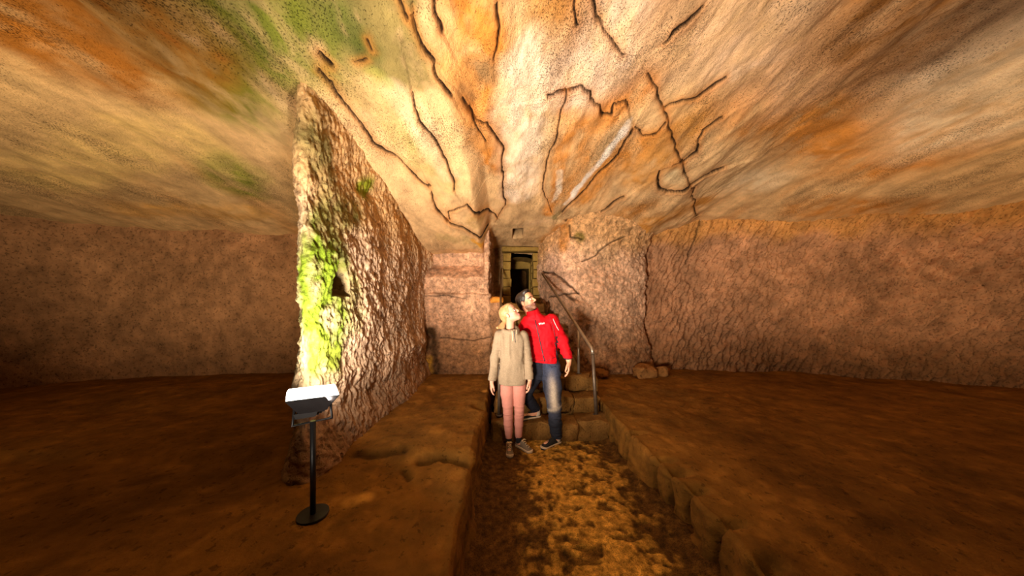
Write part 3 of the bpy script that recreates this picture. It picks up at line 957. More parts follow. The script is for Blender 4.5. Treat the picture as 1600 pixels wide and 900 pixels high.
# ------------------------------------------------------------------ bodies: blended volumes turned into one skin
class Field:
    def __init__(s, lo, hi, h):
        s.h = h; s.lo = np.array(lo, float)
        s.n = np.ceil((np.array(hi) - s.lo) / h).astype(int) + 1
        s.ax = [s.lo[i] + h * np.arange(s.n[i]) for i in range(3)]
        s.f = np.full(s.n, .2)

    def win(s, lo, hi):
        sl = []
        for i in range(3):
            a = int(max(0, math.floor((lo[i] - s.lo[i]) / s.h))); b = int(min(s.n[i], math.ceil((hi[i] - s.lo[i]) / s.h) + 1))
            sl.append(slice(a, max(a, b)))
        sl = tuple(sl)
        return sl, s.ax[0][sl[0]][:, None, None], s.ax[1][sl[1]][None, :, None], s.ax[2][sl[2]][None, None, :]

    def put(s, lo, hi, fn, k=.02, mode='add'):
        m = .035 + k
        sl, x, y, z = s.win(np.array(lo) - m, np.array(hi) + m)
        if 0 in s.f[sl].shape:
            return s
        d = fn(x, y, z); f = s.f[sl]
        if mode == 'add':
            t = np.clip(.5 + .5 * (f - d) / k, 0, 1)
            s.f[sl] = f * (1 - t) + d * t - k * t * (1 - t)
        else:
            d = -d
            t = np.clip(.5 - .5 * (f - d) / k, 0, 1)
            s.f[sl] = f * (1 - t) + d * t + k * t * (1 - t)
        return s

    def cone(s, a, b, ra, rb, k=.02, mode='add', sq=None):
        a = np.array(a, float); b = np.array(b, float); ab = b - a; L = ab @ ab + 1e-12
        r = max(ra, rb)

        def fn(x, y, z):
            t = np.clip(((x - a[0]) * ab[0] + (y - a[1]) * ab[1] + (z - a[2]) * ab[2]) / L, 0, 1)
            return np.sqrt((x - a[0] - t * ab[0]) ** 2 + (y - a[1] - t * ab[1]) ** 2 + (z - a[2] - t * ab[2]) ** 2) - (ra + (rb - ra) * t)
        return s.put(np.minimum(a, b) - r, np.maximum(a, b) + r, fn, k, mode)

    def chain(s, pts, rs, k=.02):
        for (a, b), (ra, rb) in zip(zip(pts[:-1], pts[1:]), zip(rs[:-1], rs[1:])):
            s.cone(a, b, ra, rb, k)
        return s

    def ell(s, c, r, R=None, k=.02, mode='add'):
        c = np.array(c, float); r = np.array(r, float); R = np.eye(3) if R is None else R
        m = r.max()

        def fn(x, y, z):
            p = [(x - c[0]) * R[0, i] + (y - c[1]) * R[1, i] + (z - c[2]) * R[2, i] for i in range(3)]
            k0 = np.sqrt((p[0] / r[0]) ** 2 + (p[1] / r[1]) ** 2 + (p[2] / r[2]) ** 2)
            k1 = np.sqrt((p[0] / r[0] ** 2) ** 2 + (p[1] / r[1] ** 2) ** 2 + (p[2] / r[2] ** 2) ** 2) + 1e-9
            return k0 * (k0 - 1) / k1
        return s.put(c - m, c + m, fn, k, mode)

    def loft(s, st, yaw=0.0, k=.02, p=2.3):
        """stations (z, cx, cy, half width, half depth), flat ends"""
        st = np.array(st, float); zs = st[:, 0]
        ca, sa = math.cos(yaw), math.sin(yaw)
        m = st[:, 3:].max()
        zz_ = np.linspace(zs[0], zs[-1], 120)

        def smooth(c):
            v_ = np.interp(zz_, zs, st[:, c]); kk = np.ones(9) / 9
            return np.convolve(np.pad(v_, 4, 'edge'), kk, 'valid')
        tab = [smooth(c) for c in range(1, 5)]

        def fn(x, y, z):
            cx, cy, a, b = [np.interp(z, zz_, t) for t in tab]
            u = ((x - cx) * ca + (y - cy) * sa) / a; v_ = (-(x - cx) * sa + (y - cy) * ca) / b
            g = (np.abs(u) ** p + np.abs(v_) ** p + 1e-9) ** (1 / p)
            d = (g - 1) * np.minimum(a, b) * (.75 + .0 * u)
            return np.maximum(np.maximum(d, z - zs[-1]), zs[0] - z)
        lo = (st[:, 1].min() - m, st[:, 2].min() - m, zs[0]); hi = (st[:, 1].max() + m, st[:, 2].max() + m, zs[-1])
        return s.put(lo, hi, fn, k)

    def plane_cut(s, pt, n, lo=None, hi=None):
        """remove what lies on the side n points to"""
        pt = np.array(pt, float); n = np.array(n, float); n /= np.linalg.norm(n)
        sl, x, y, z = s.win(s.lo if lo is None else lo, s.lo + s.n * s.h if hi is None else hi)
        d = (x - pt[0]) * n[0] + (y - pt[1]) * n[1] + (z - pt[2]) * n[2]
        s.f[sl] = np.maximum(s.f[sl], d)
        return s

    def folds(s, amp, sc, seed, lo=None, hi=None, ridged=True):
        sl, x, y, z = s.win(s.lo if lo is None else lo, s.lo + s.n * s.h if hi is None else hi)
        f = s.f[sl]
        near = np.nonzero(np.abs(f) < .03)
        if len(near[0]) == 0:
            return s
        X_ = x[near[0], 0, 0]; Y_ = y[0, near[1], 0]; Z_ = z[0, 0, near[2]]
        n = noise3(X_ * sc[0], Y_ * sc[1], Z_ * sc[2], seed)
        if ridged:
            n = .25 - np.abs(n) * 1.2
        f[near] -= amp * n * 2
        return s

    def mesh(s, base=(0, 0, 0)):
        f = s.f
        ins = f < 0
        c = np.zeros(np.array(f.shape) - 1, np.int8)
        for dx in (0, 1):
            for dy in (0, 1):
                for dz in (0, 1):
                    c += ins[dx:f.shape[0] - 1 + dx, dy:f.shape[1] - 1 + dy, dz:f.shape[2] - 1 + dz]
        I = np.argwhere((c > 0) & (c < 8))
        idx = np.full(c.shape, -1, np.int64); idx[tuple(I.T)] = np.arange(len(I))
        acc = np.zeros((len(I), 3)); cnt = np.zeros(len(I))
        cor = [(i, j, k) for i in (0, 1) for j in (0, 1) for k in (0, 1)]
        for a in cor:
            for ax_ in range(3):
                if a[ax_]:
                    continue
                b = list(a); b[ax_] = 1
                fa = f[I[:, 0] + a[0], I[:, 1] + a[1], I[:, 2] + a[2]]; fb = f[I[:, 0] + b[0], I[:, 1] + b[1], I[:, 2] + b[2]]
                m = (fa < 0) != (fb < 0)
                t = np.where(m, fa / np.where(m, fa - fb, 1), 0)
                p = np.array(a, float)[None, :].repeat(len(I), 0); p[:, ax_] += t
                acc[m] += p[m]; cnt[m] += 1
        V = s.lo + (I + acc / cnt[:, None]) * s.h
        Q = []
        for ax_ in range(3):
            o1, o2 = [(1, 2), (2, 0), (0, 1)][ax_]
            sa = [slice(None)] * 3; sb = [slice(None)] * 3
            sa[ax_] = slice(0, -1); sb[ax_] = slice(1, None)
            A = ins[tuple(sa)]; B = ins[tuple(sb)]
            E = np.argwhere(A != B)
            E = E[(E[:, o1] > 0) & (E[:, o2] > 0) & (E[:, o1] < f.shape[o1] - 1) & (E[:, o2] < f.shape[o2] - 1)]
            fl_ = A[tuple(E.T)]
            q = []
            for d1, d2 in ((0, 0), (-1, 0), (-1, -1), (0, -1)):
                e = E.copy(); e[:, o1] += d1; e[:, o2] += d2
                q.append(idx[tuple(e.T)])
            q = np.stack(q, -1)
            q[~fl_] = q[~fl_][:, ::-1]
            Q.append(q)
        Q = np.concatenate(Q)
        return V - np.array(base), Q


def relax(V, Q, it=2, w=.5):
    n = len(V)
    for _ in range(it):
        a = np.zeros_like(V); c = np.zeros(n)
        for i in range(4):
            for j in (1, 3):
                np.add.at(a, Q[:, i], V[Q[:, (i + j) % 4]]); np.add.at(c, Q[:, i], 1)
        V = V * (1 - w) + w * a / c[:, None]
    return V


def solid(name, fld, base, mat, parent=None, color=None, it=1):
    V, Q = fld.mesh()
    V = relax(V, Q, it)
    C = color(V) if color is not None else None
    me = np_mesh(name, V - np.array(base), Q, C)
    o = link(name, me, mat, parent)
    if parent is None:
        o.location = base
    return o


def unit(v_):
    v_ = np.array(v_, float); return v_ / np.linalg.norm(v_)


def frame(fwd, up):
    """columns: person's left-right axis, forward, up"""
    f = unit(fwd); u = np.array(up, float); u = unit(u - f * (u @ f)); r = np.cross(f, u)
    return np.stack([r, f, u], 1)


class Head:
    def __init__(s, c, fwd, up, sc=1.0):
        s.c = np.array(c, float); s.R = frame(fwd, up); s.sc = sc

    def p(s, x, y, z):
        return s.c + s.R @ (np.array([x, y, z]) * s.sc)

    def loc(s, V):
        return (V - s.c) @ s.R / s.sc

    def skin(s, F_, neck, rn, male):
        E = lambda c, r, k=.02, mode='add', R=None: F_.ell(s.p(*c), np.array(r) * s.sc, s.R if R is None else s.R @ R, k, mode)
        Cn = lambda a, b, ra, rb, k=.015, mode='add': F_.cone(s.p(*a), s.p(*b), ra * s.sc, rb * s.sc, k, mode)
        E((0, -.016, .034), (.073, .092, .082)); E((0, .03, -.032), (.057, .062, .082), .03)
        jw_ = .046 if male else .040
        for q in (-1, 1):
            Cn((q * jw_, .0, -.062), (q * .016, .068, -.100), .022, .018, .03)
            E((q * .036, .066, -.024), (.022, .02, .022), .02)
        E((0, .072, -.100), (.022 if male else .018, .018, .016), .02)
        E((0, .083, .016), (.046, .014, .012 if male else .009), .02)
        E((0, .062, .05), (.052, .034, .04), .03)
        for q in (-1, 1):
            E((q * .031, .101, -.004), (.017, .016, .0105), .008, 'sub')
        Cn((0, .092, .008), (0, .118 if male else .112, -.034), .008, .0115, .010)
        for q in (-1, 1):
            E((q * .012, .104, -.040), (.008, .011, .007), .008)
        E((0, .094, -.064), (.022, .010, .006), .006); E((0, .092, -.075), (.018, .010, .0065), .006)
        E((0, .104, -.0695), (.019, .006, .0016), .003, 'sub')
        for q in (-1, 1):
            E((q * .077, -.006, -.014), (.009, .019, .031), .006); E((q * .086, -.002, -.013), (.005, .010, .019), .004, 'sub')
        F_.cone(s.p(0, -.028, -.05), neck, rn * 1.02, rn * 1.06, .03)

    def paint(s, V, C, skin, male, lip, brow, stub=0.0):
        L = s.loc(V)
        near = (np.linalg.norm(L, axis=1) < .2)
        n = noise3(V[:, 0] * 60, V[:, 1] * 60, V[:, 2] * 60, 5)
        m = near & (np.abs(L[:, 0]) < .024) & (np.abs(L[:, 2] + .0695) < .0125) & (L[:, 1] > .078)
        C[m] = lip
        for q in (-1, 1):
            bx = L[:, 0] * q - .033
            m = near & (np.abs(bx) < .021) & (np.abs(L[:, 2] - .019 + .25 * np.abs(bx + .004) ) < (.0065 if male else .0045)) & (L[:, 1] > .06)
            C[m] = brow
            d = np.exp(-(((L[:, 0] * q - .038) / .017) ** 2 + ((L[:, 2] + .028) / .016) ** 2)) * (L[:, 1] > .04) * near
            C += (np.array([.10, -.015, -.01]) * d[:, None]) * .6
        if stub:
            d = near & (L[:, 2] < -.045) & (L[:, 1] > -.01) & (L[:, 2] > -.14)
            wgt = stub * sstep(L[:, 2], -.040, -.062) * d * (.95 + .4 * n)
            C = C * (1 - wgt[:, None]) + np.array(lin(58, 38, 30)) * wgt[:, None]
        return np.clip(C, 0, 1)

    def eyes(s, parent, base, iris):
        for q in (-1, 1):
            bm = bmesh.new(); bmesh.ops.create_uvsphere(bm, u_segments=16, v_segments=12, radius=.0118 * s.sc)
            c = s.p(q * .0305, .0815, -.004) - np.array(base)
            fw = s.R @ unit((q * .04, 1, .25))
            co = []
            for v_ in bm.verts:
                d = np.array(v_.co[:]) / (.0118 * s.sc) @ fw
                co.append((.005, .004, .004) if d > .95 else (iris if d > .82 else (.72, .66, .60)))
                v_.co += Vector(c)
            me = bpy.data.meshes.new('eye'); bm.to_mesh(me); bm.free()
            a = me.color_attributes.new('Col', 'FLOAT_COLOR', 'POINT')
            for i, cc in enumerate(co):
                a.data[i].color = (*cc, 1)
            for p in me.polygons: p.use_smooth = True
            link('eye', me, M_eye, parent)


def hand(F_, wrist, d, n, thumb_side, curl=.5, sc=1.0, rw=.026):
    """palm, four unequal bent fingers and a thumb; d: finger direction, n: where the palm faces"""
    d = unit(d); n = np.array(n, float); n = unit(n - d * (d @ n)); t = np.cross(d, n) * thumb_side
    w_ = np.array(wrist, float)
    P = lambda a, b, c: w_ + (d * a + t * b + n * c) * sc
    lens = [.070, .079, .074, .058]
    F_.ell(P(.045, 0, 0), np.array([.046, .036, .015]) * sc, np.stack([d, t, n], 1), .015)
    F_.cone(w_ - d * .03, P(.02, 0, 0), rw * .95, .021 * sc, .02)
    for i in range(4):
        b = (.030 - i * .0205)
        kn = .086 - (0 if i in (1, 2) else .005) - (.006 if i == 3 else 0)
        F_.cone(P(.02, b * .6, 0), P(kn, b, -.003), .012 * sc, .0105 * sc, .008)
        a0 = P(kn, b, -.003); ang_ = curl * (.55 + .12 * i)
        dirv = d
        segs = [lens[i] * .46, lens[i] * .30, lens[i] * .24]
        rr_ = [.0094, .0086, .0078, .0066]
        for j in range(3):
            ang_j = ang_ * (1 + j * .75)
            dv = d * math.cos(ang_j) + n * math.sin(ang_j) + t * (.07 * (1.5 - i))
            a1 = a0 + unit(dv) * segs[j] * sc
            F_.cone(a0, a1, rr_[j] * sc, rr_[j + 1] * sc, .0035)
            a0 = a1
    a0 = P(.015, .022, .006); a1 = P(.050, .048, .016); a2 = P(.078, .052, .022); a3 = P(.098, .047, .028)
    F_.cone(a0, a1, .0145 * sc, .0115 * sc, .010); F_.cone(a1, a2, .0108 * sc, .0094 * sc, .004); F_.cone(a2, a3, .0094 * sc, .0074 * sc, .004)


def shoe(parent, base, heel, toe, zs, mats, male):
    heel = np.array([heel[0], heel[1], zs]); toe = np.array([toe[0], toe[1], zs])
    L = np.linalg.norm(toe - heel); x_ = (toe - heel) / L; z_ = np.array([0, 0, 1.0]); y_ = np.cross(z_, x_)
    R = np.stack([x_, y_, z_], 1)
    P = lambda a, b, c: heel + R @ np.array([a, b, c])
    lo = np.minimum(heel, toe) - .09; hi = np.maximum(heel, toe) + .09; lo[2] = zs - .02; hi[2] = zs + .17
    w0, w1, w2 = (.034, .033, .043) if male else (.030, .029, .038)
    st = .022 if male else .026

    def outline(x, y):
        u = (x - heel[0]) * x_[0] + (y - heel[1]) * x_[1]; v_ = (x - heel[0]) * y_[0] + (y - heel[1]) * y_[1]
        best = None
        for (a, ra), (b, rb) in (((w0, w0), (.45 * L, w1)), ((.45 * L, w1), (L - w2 - .005, w2)), ((L - w2 - .005, w2), (L - .028, .026))):
            t = np.clip((u - a) / (b - a), 0, 1)
            d = np.sqrt((u - a - t * (b - a)) ** 2 + v_ ** 2) - (ra + (rb - ra) * t)
            best = d if best is None else np.minimum(best, d)
        return best, u
    So = Field(lo, hi, .005)

    def fs(x, y, z):
        d, u = outline(x, y)
        return np.maximum(d - .003, np.abs(z - zs - st / 2 - .010 * np.clip((u - L * .8) / .06, 0, 1) ** 2) - st / 2)
    So.put(lo, hi, fs, .004)
    U = Field(lo, hi, .005)

    def fu(x, y, z):
        d, u = outline(x, y)
        hgt = np.interp(u, [0, .07, .12, .17, L - .06, L], [.088, .082, .088, .066, .046, .022]) if male else np.interp(u, [0, .06, .10, .15, L - .06, L], [.092, .082, .094, .072, .050, .024])
        zz = np.clip((z - zs - .012) / (hgt - .012), 0, 1.3)
        return np.maximum(d + .03 * zz ** 3.0 * .9, (z - zs - hgt) * .8)
    U.put(lo, hi, fu, .006)
    U.cone(P(.062, 0, .075), P(.058, 0, .16), .025, .030, .004, 'sub')
    so = solid('shoe', U, base, mats[0], parent)
    sole = solid('sole', So, base, mats[1], so)
    lm = mats[2]
    b_ = np.array(base)
    n = 5
    for i in range(n):
        u = .115 + i * .022
        z0 = float(np.interp(u, [.10, .12, .17, L - .06], [.088, .09, .070, .050])) + (.0 if male else .006)
        ww = .017 - i * .0012
        q = 1 if i % 2 else -1
        tube('lace', [P(u - .006 * q, -ww, z0 - .006) - b_, P(u, 0, z0 + .003) - b_, P(u + .006 * q, ww, z0 - .006) - b_], .0032, lm, so, 6)
    if not male:
        for q in (-1, 1):
            tube('lace', [P(.108, 0, .098) - b_, P(.112, q * .02, .104) - b_, P(.126, q * .034, .096) - b_, P(.116, q * .02, .096) - b_, P(.108, 0, .097) - b_], .003, lm, so, 6)
    return so


from mathutils.bvhtree import BVHTree


class Surf:
    """drops a traced detail onto the cloth it belongs to"""
    def __init__(s, o, base):
        s.base = Vector(base)
        s.t = BVHTree.FromPolygons([v.co + s.base for v in o.data.vertices], [tuple(p.vertices) for p in o.data.polygons])

    def hit(s, px, py, off=.002):
        d = Vector(at(px, py, 1.0)) - Vector((0, 0, H))
        p, n, i, _ = s.t.ray_cast(Vector((0, 0, H)), d.normalized())
        return None if p is None else (p + n * off, n)

    def line(s, name, pts, r, mat, parent, sub=4, seg=6, off=.001):
        q = []
        for (a, b), last in zip(zip(pts[:-1], pts[1:]), [0] * (len(pts) - 2) + [1]):
            for k in range(sub + (1 if last else 0)):
                t = k / sub
                h_ = s.hit(a[0] + (b[0] - a[0]) * t, a[1] + (b[1] - a[1]) * t, off)
                if h_ is not None:
                    q.append(h_[0] - s.base)
        if len(q) > 1:
            return tube(name, q, r, mat, parent, seg)


# ---- skin and cloth
M_eye = plain('eye', None, rough=.15, attr=True, noise=(30, .02))
M_skin = plain('skin', None, rough=.5, attr=True, noise=(60, .05), sss=.12, spec=.35)
M_red = plain('red_softshell', None, rough=.75, attr=True, noise=(90, .06), bump=.15, bscale=500, spec=.2)
M_denim = plain('denim', None, rough=.85, attr=True, noise=(70, .18), bump=.3, bscale=600, spec=.15)
M_knit = plain('beige_knit', None, rough=.95, attr=True, noise=(300, .25), bump=.5, bscale=320, spec=.1)
M_pink = plain('pink_cotton', lin(188, 124, 110), rough=.85, noise=(60, .06), bump=.15, bscale=500, spec=.15)
M_sock = plain('black_sock', (.008, .008, .010), rough=.9)
M_sock_w = plain('pale_sock', lin(200, 180, 160), rough=.9)
M_suede = plain('grey_brown_mesh', lin(116, 100, 84), rough=.85, noise=(120, .2), bump=.4, bscale=400)
M_sole_w = plain('pale_rubber', lin(206, 180, 150), rough=.7)
M_lace_b = plain('beige_lace', lin(226, 192, 146), rough=.9)
M_blacksh = plain('black_canvas', (.013, .011, .010), rough=.8, noise=(120, .2))
M_lace_k = plain('black_lace', (.02, .018, .016), rough=.9)
M_zip = plain('navy_zip', (.03, .02, .03), rough=.5)
M_white = plain('white_print', (.85, .82, .80), rough=.6)
M_grey = plain('grey_seal', (.55, .50, .50), rough=.6)
M_dark = plain('dark_panel', (.02, .015, .02), rough=.8)
M_hair_k = plain('dark_hair', (.022, .013, .009), rough=.45, noise=(60, .4), bump=.5, bscale=120, spec=.5)
M_hair_b = plain('blond_hair', lin(168, 132, 88), rough=.45, noise=(50, .2), bump=.5, bscale=120, spec=.5)
M_cord = plain('cord', lin(210, 190, 160), rough=.8)

# ================================================================== person in the red jacket
MB = (.50, 3.40, 0.0)
hd = Head((.243, 3.40, 1.642), (.72, -.56, .40), (-.46, .18, .87), 1.02)
neck = (.325, 3.42, 1.47)
SL, EL, WL = (.545, 3.41, 1.415), (.672, 3.42, 1.18), (.735, 3.36, .955)
SR, ER, WR = (.265, 3.43, 1.395), (.13, 3.52, 1.17), (.02, 3.42, 1.07)
tors = [(.84, .455, 3.42, .150, .105), (.95, .452, 3.42, .150, .105), (1.10, .440, 3.42, .142, .100), (1.25, .425, 3.42, .160, .110), (1.36, .412, 3.42, .165, .108), (1.43, .395, 3.42, .140, .090), (1.485, .350, 3.42, .075, .065)]
fl_leg = [(.535, 3.41, .86), (.548, 3.36, .63), (.560, 3.315, .44), (.572, 3.32, .25), (.590, 3.335, .07)]
bk_leg = [(.385, 3.43, .86), (.224, 3.395, .55), (.378, 3.552, .305)]

Bf = Field((-.16, 2.95, -.02), (.95, 3.78, 1.84), .0062)
Bf.loft([(a, b, c, d - .012, e - .012) for a, b, c, d, e in tors], k=.03)
hd.skin(Bf, neck, .052, True)
Bf.chain([SL, EL, WL], [.058, .043, .028], .03).chain([SR, ER, WR], [.055, .043, .028], .03)
Bf.chain(fl_leg, [.095, .082, .056, .052, .036], .03).chain(bk_leg, [.092, .056, .036], .03)
hand(Bf, (.738, 3.35, .935), (-.06, -.12, -1), (-.85, .35, .1), -1, .50, 1.08, .028)
hand(Bf, WR, (-1, -.10, -.25), (0, -1, .1), 1, .35, 1.0)
Bf.chain([fl_leg[-1], (.60, 3.34, .05), (.45, 3.24, .035)], [.036, .032, .026], .02)
Bf.chain([bk_leg[-1], (.39, 3.55, .265), (.23, 3.50, .25)], [.036, .03, .025], .02)


def man_col(V):
    C = np.empty((len(V), 3)); C[:] = lin(222, 158, 124)
    C = hd.paint(V, C, None, True, lin(190, 110, 96), lin(34, 22, 16), .75)
    return C


man = solid('person', Bf, MB, M_skin, None, man_col, 1)
tag(man, 'person in a red zip jacket and faded jeans, one foot on the lowest stair', 'person')
hd.eyes(man, MB, (.05, .025, .012))

# short dark hair
hf = Field(hd.c - .17, hd.c + .17, .0055)
hf.ell(hd.p(0, -.022, .038), np.array([.082, .100, .090]) * hd.sc, hd.R, .02)
hf.ell(hd.p(0, .050, .105), np.array([.052, .045, .026]) * hd.sc, hd.R, .03)
hf.ell(hd.p(0, -.075, -.03), np.array([.058, .035, .055]) * hd.sc, hd.R, .03)
hf.plane_cut(hd.p(0, .070, .060), hd.R @ np.array([0, 1, -.42]))
hf.ell(hd.p(0, .085, -.02), np.array([.10, .075, .080]) * hd.sc, hd.R, .012, 'sub')
for q in (-1, 1):
    hf.ell(hd.p(q * .085, .0, -.028), np.array([.03, .026, .040]) * hd.sc, hd.R, .01, 'sub')
hf.plane_cut(hd.p(0, -.05, -.085), hd.R @ np.array([0, .3, -1]))
hf.folds(.004, (90, 90, 25), 3)
solid('hair', hf, MB, M_hair_k, man)

# jacket
jf = Field((-.16, 3.0, .88), (.92, 3.78, 1.60), .0062)
jf.loft([(.925, .452, 3.42, .176, .130), (1.02, .446, 3.42, .168, .126), (1.14, .438, 3.42, .165, .122), (1.26, .424, 3.42, .180, .130), (1.36, .412, 3.42, .186, .126), (1.43, .395, 3.42, .160, .105), (1.475, .360, 3.42, .105, .088), (1.50, .345, 3.42, .080, .078)], k=.03)
jf.chain([SL, EL, (.728, 3.365, .985)], [.080, .064, .050], .035)
jf.chain([SR, ER, (.04, 3.44, 1.08)], [.074, .060, .050], .035)
jf.plane_cut((.730, 3.365, .972), (.10, -.10, -1), (.60, 3.2, .88), (.92, 3.6, 1.10))
jf.plane_cut((.05, 3.44, 1.08), (-1, -.2, -.6), (-.16, 3.2, .9), (.12, 3.7, 1.3))
jf.folds(.011, (9, 9, 14), 21); jf.folds(.004, (24, 20, 24), 22)
jf.folds(.010, (13, 13, 26), 24, (.6, 3.2, .95), (.85, 3.6, 1.3))
jf.plane_cut((.45, 3.42, .932), (-.08, 0, -1), (.2, 3.2, .85), (.66, 3.6, 1.0))
jf.cone((.335, 3.412, 1.47), (.285, 3.385, 1.62), .060, .068, .004, 'sub')


def jacket_col(V):
    C = np.empty((len(V), 3)); C[:] = lin(200, 7, 24)
    side_ = (V[:, 0] > .585) & (V[:, 2] < 1.24) & (V[:, 1] > 3.33)
    ax = np.array(SL); bx = np.array(EL); cx = np.array((.728, 3.365, .985))
    d1 = np.full(len(V), 9.0)
    for a, b in ((ax, bx), (bx, cx)):
        t = np.clip(((V - a) @ (b - a)) / ((b - a) @ (b - a)), 0, 1)
        d1 = np.minimum(d1, np.linalg.norm(V - a - t[:, None] * (b - a), axis=1))
    C[side_ & (d1 > .088) & (V[:, 0] < .64)] = (.02, .012, .016)
    inner = (V[:, 2] > 1.47) & (np.linalg.norm(V - np.array((.318, 3.40, 1.53)), axis=1) < .0655)
    C[inner] = (.022, .02, .035)
    cuff = (np.linalg.norm(V - np.array((.730, 3.365, .972)), axis=1) < .075) & (V[:, 2] < .985)
    C[cuff] = (.03, .012, .03)
    return C


jac = solid('jacket', jf, MB, M_red, man, jacket_col)
cf = Field((.18, 3.25, 1.40), (.48, 3.56, 1.62), .005)
cf.cone((.345, 3.415, 1.45), (.306, 3.395, 1.555), .090, .073, .004)
cf.cone((.345, 3.415, 1.40), (.304, 3.393, 1.60), .078, .061, .004, 'sub')
cf.cone((.365, 3.33, 1.43), (.345, 3.28, 1.62), .006, .052, .004, 'sub')
cf.plane_cut((.306, 3.395, 1.545), (-.30, -.15, .95)); cf.plane_cut((.345, 3.415, 1.448), (0, 0, -1))


def collar_col(V):
    C = np.empty((len(V), 3)); C[:] = lin(200, 7, 24)
    a, b = np.array((.345, 3.415, 1.45)), np.array((.306, 3.395, 1.555))
    t = ((V - a) @ (b - a)) / ((b - a) @ (b - a))
    d = np.linalg.norm(V - a - t[:, None] * (b - a), axis=1)
    C[d < .083 - .017 * t] = (.022, .02, .035)
    return C


solid('collar', cf, MB, M_red, jac, collar_col)
sj = Surf(jac, MB)
sj.line('zip', [(836, 500), (839, 512), (843, 530), (847, 548), (851, 565)], .0058, M_zip, jac)
sj.line('sleeve_pocket_zip', [(864, 498), (867, 505), (870, 511), (873, 516)], .0042, M_grey, jac)
sj.line('pocket_zip', [(867, 535), (869, 545), (870, 554)], .0032, M_dark, jac)
sj.line('shoulder_seam', [(858, 492), (862, 504), (866, 520), (868, 530)], .0022, M_zip, jac)
sj.line('hem_seam', [(832, 562), (842, 563), (851, 564), (860, 561), (870, 557)], .0022, M_zip, jac, 3)
lp = sj.hit(846.5, 505.5, .004)
if lp is not None:
    cu = bpy.data.curves.new('logo', 'FONT'); cu.body = 'Wolf'; cu.size = .034; cu.extrude = .0012; cu.align_x = 'CENTER'; cu.align_y = 'CENTER'
    cu.offset = .0009
    tmp = bpy.data.objects.new('logo', cu); COL.objects.link(tmp)
    bpy.context.view_layer.update()
    me = bpy.data.meshes.new_from_object(tmp.evaluated_get(bpy.context.evaluated_depsgraph_get()))
    bpy.data.objects.remove(tmp)
    me.materials.clear()
    lo = link('chest_logo', me, M_white, jac)
    nrm = lp[1]; xa = Vector((1, 0, .22)); xa = (xa - nrm * xa.dot(nrm)).normalized(); ya = nrm.cross(xa)
    # the cloth bends, so each letter point is laid back onto it
    Mx = Matrix((xa, ya, nrm)).transposed().to_4x4(); Mx.translation = lp[0]
    for v_ in me.vertices:
        wpt = Mx @ v_.co
        p_, n_, _, _ = sj.t.find_nearest(wpt)
        v_.co = (p_ + n_ * (.002 + max(v_.co.z, 0)) if p_ is not None else wpt) - Vector(MB)

# jeans
tf = Field((.05, 3.1, .0), (.78, 3.75, 1.02), .0062)
tf.loft([(.74, .46, 3.42, .150, .108), (.82, .458, 3.42, .172, .125), (.90, .454, 3.42, .168, .122), (.985, .452, 3.42, .155, .11)], k=.03)
tf.chain(fl_leg, [.112, .104, .078, .067, .060], .03)
tf.chain(bk_leg, [.110, .078, .056], .03)
tf.plane_cut((.59, 3.33, .078), (0, 0, -1), (.45, 3.1, .0), (.78, 3.6, .3))
tf.plane_cut((.372, 3.545, .315), (.3, .3, -1), (.2, 3.4, .1), (.55, 3.75, .45))
tf.folds(.006, (8, 8, 30), 41); tf.folds(.004, (22, 22, 40), 42)
tf.folds(.010, (9, 9, 42), 43, (.4, 3.1, .0), (.78, 3.6, .5))


def jean_col(V):
    C = np.empty((len(V), 3)); C[:] = lin(52, 54, 68)
    n = noise3(V[:, 0] * 14, V[:, 1] * 14, V[:, 2] * 14, 47)
    fl_ = np.array(fl_leg)
    cx = np.interp(-V[:, 2], -fl_[:, 2], fl_[:, 0])
    fr_ = (V[:, 1] < np.interp(-V[:, 2], -fl_[:, 2], fl_[:, 1])) & (V[:, 0] > .44)
    wgt = np.exp(-((V[:, 0] - cx + .012) / .042) ** 2) * sstep(V[:, 2], .36, .50) * sstep(V[:, 2], .90, .70) * fr_
    wgt = np.clip(wgt * (1 + .8 * n), 0, 1)[:, None] * .85
    C = C * (1 - wgt) + lin(176, 158, 138) * wgt
    blu = (sstep(V[:, 2], .60, .85) * .45)[:, None]
    C = C * (1 - blu) + lin(66, 76, 104) * blu
    kn = (np.exp(-((V[:, 2] - .43 - .3 * (V[:, 0] - .56)) / .018) ** 2) * fr_ * .4)[:, None]
    C = C * (1 - kn) + lin(196, 176, 150) * kn
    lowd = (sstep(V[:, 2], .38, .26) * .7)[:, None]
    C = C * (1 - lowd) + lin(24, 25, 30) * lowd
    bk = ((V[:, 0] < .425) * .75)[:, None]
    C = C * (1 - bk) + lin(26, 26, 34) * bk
    return C


jea = solid('jeans', tf, MB, M_denim, man, jean_col)
se = Surf(jea, MB)
se.line('pocket_seam', [(858, 570), (862, 574), (868, 572)], .003, M_dark, jea)
se.line('fly_seam', [(846, 570), (847, 578), (848, 586)], .0025, M_dark, jea)
shoe(man, MB, (.640, 3.365), (.395, 3.195), ground((.640, 3.365), (.395, 3.195)), (M_blacksh, M_sole_w, M_lace_k), True)
shoe(man, MB, (.435, 3.578), (.160, 3.475), .214, (M_blacksh, M_sole_w, M_lace_k), True)
for c in ((.594, 3.335, .0), (.385, 3.556, .21)):
    k_ = Field(np.array(c) - .09, np.array(c) + .16, .006)
    k_.cone((c[0], c[1], c[2] + .05), (c[0] - .004, c[1], c[2] + .115), .043, .043, .005)
    solid('sock', k_, MB, M_sock_w, man)

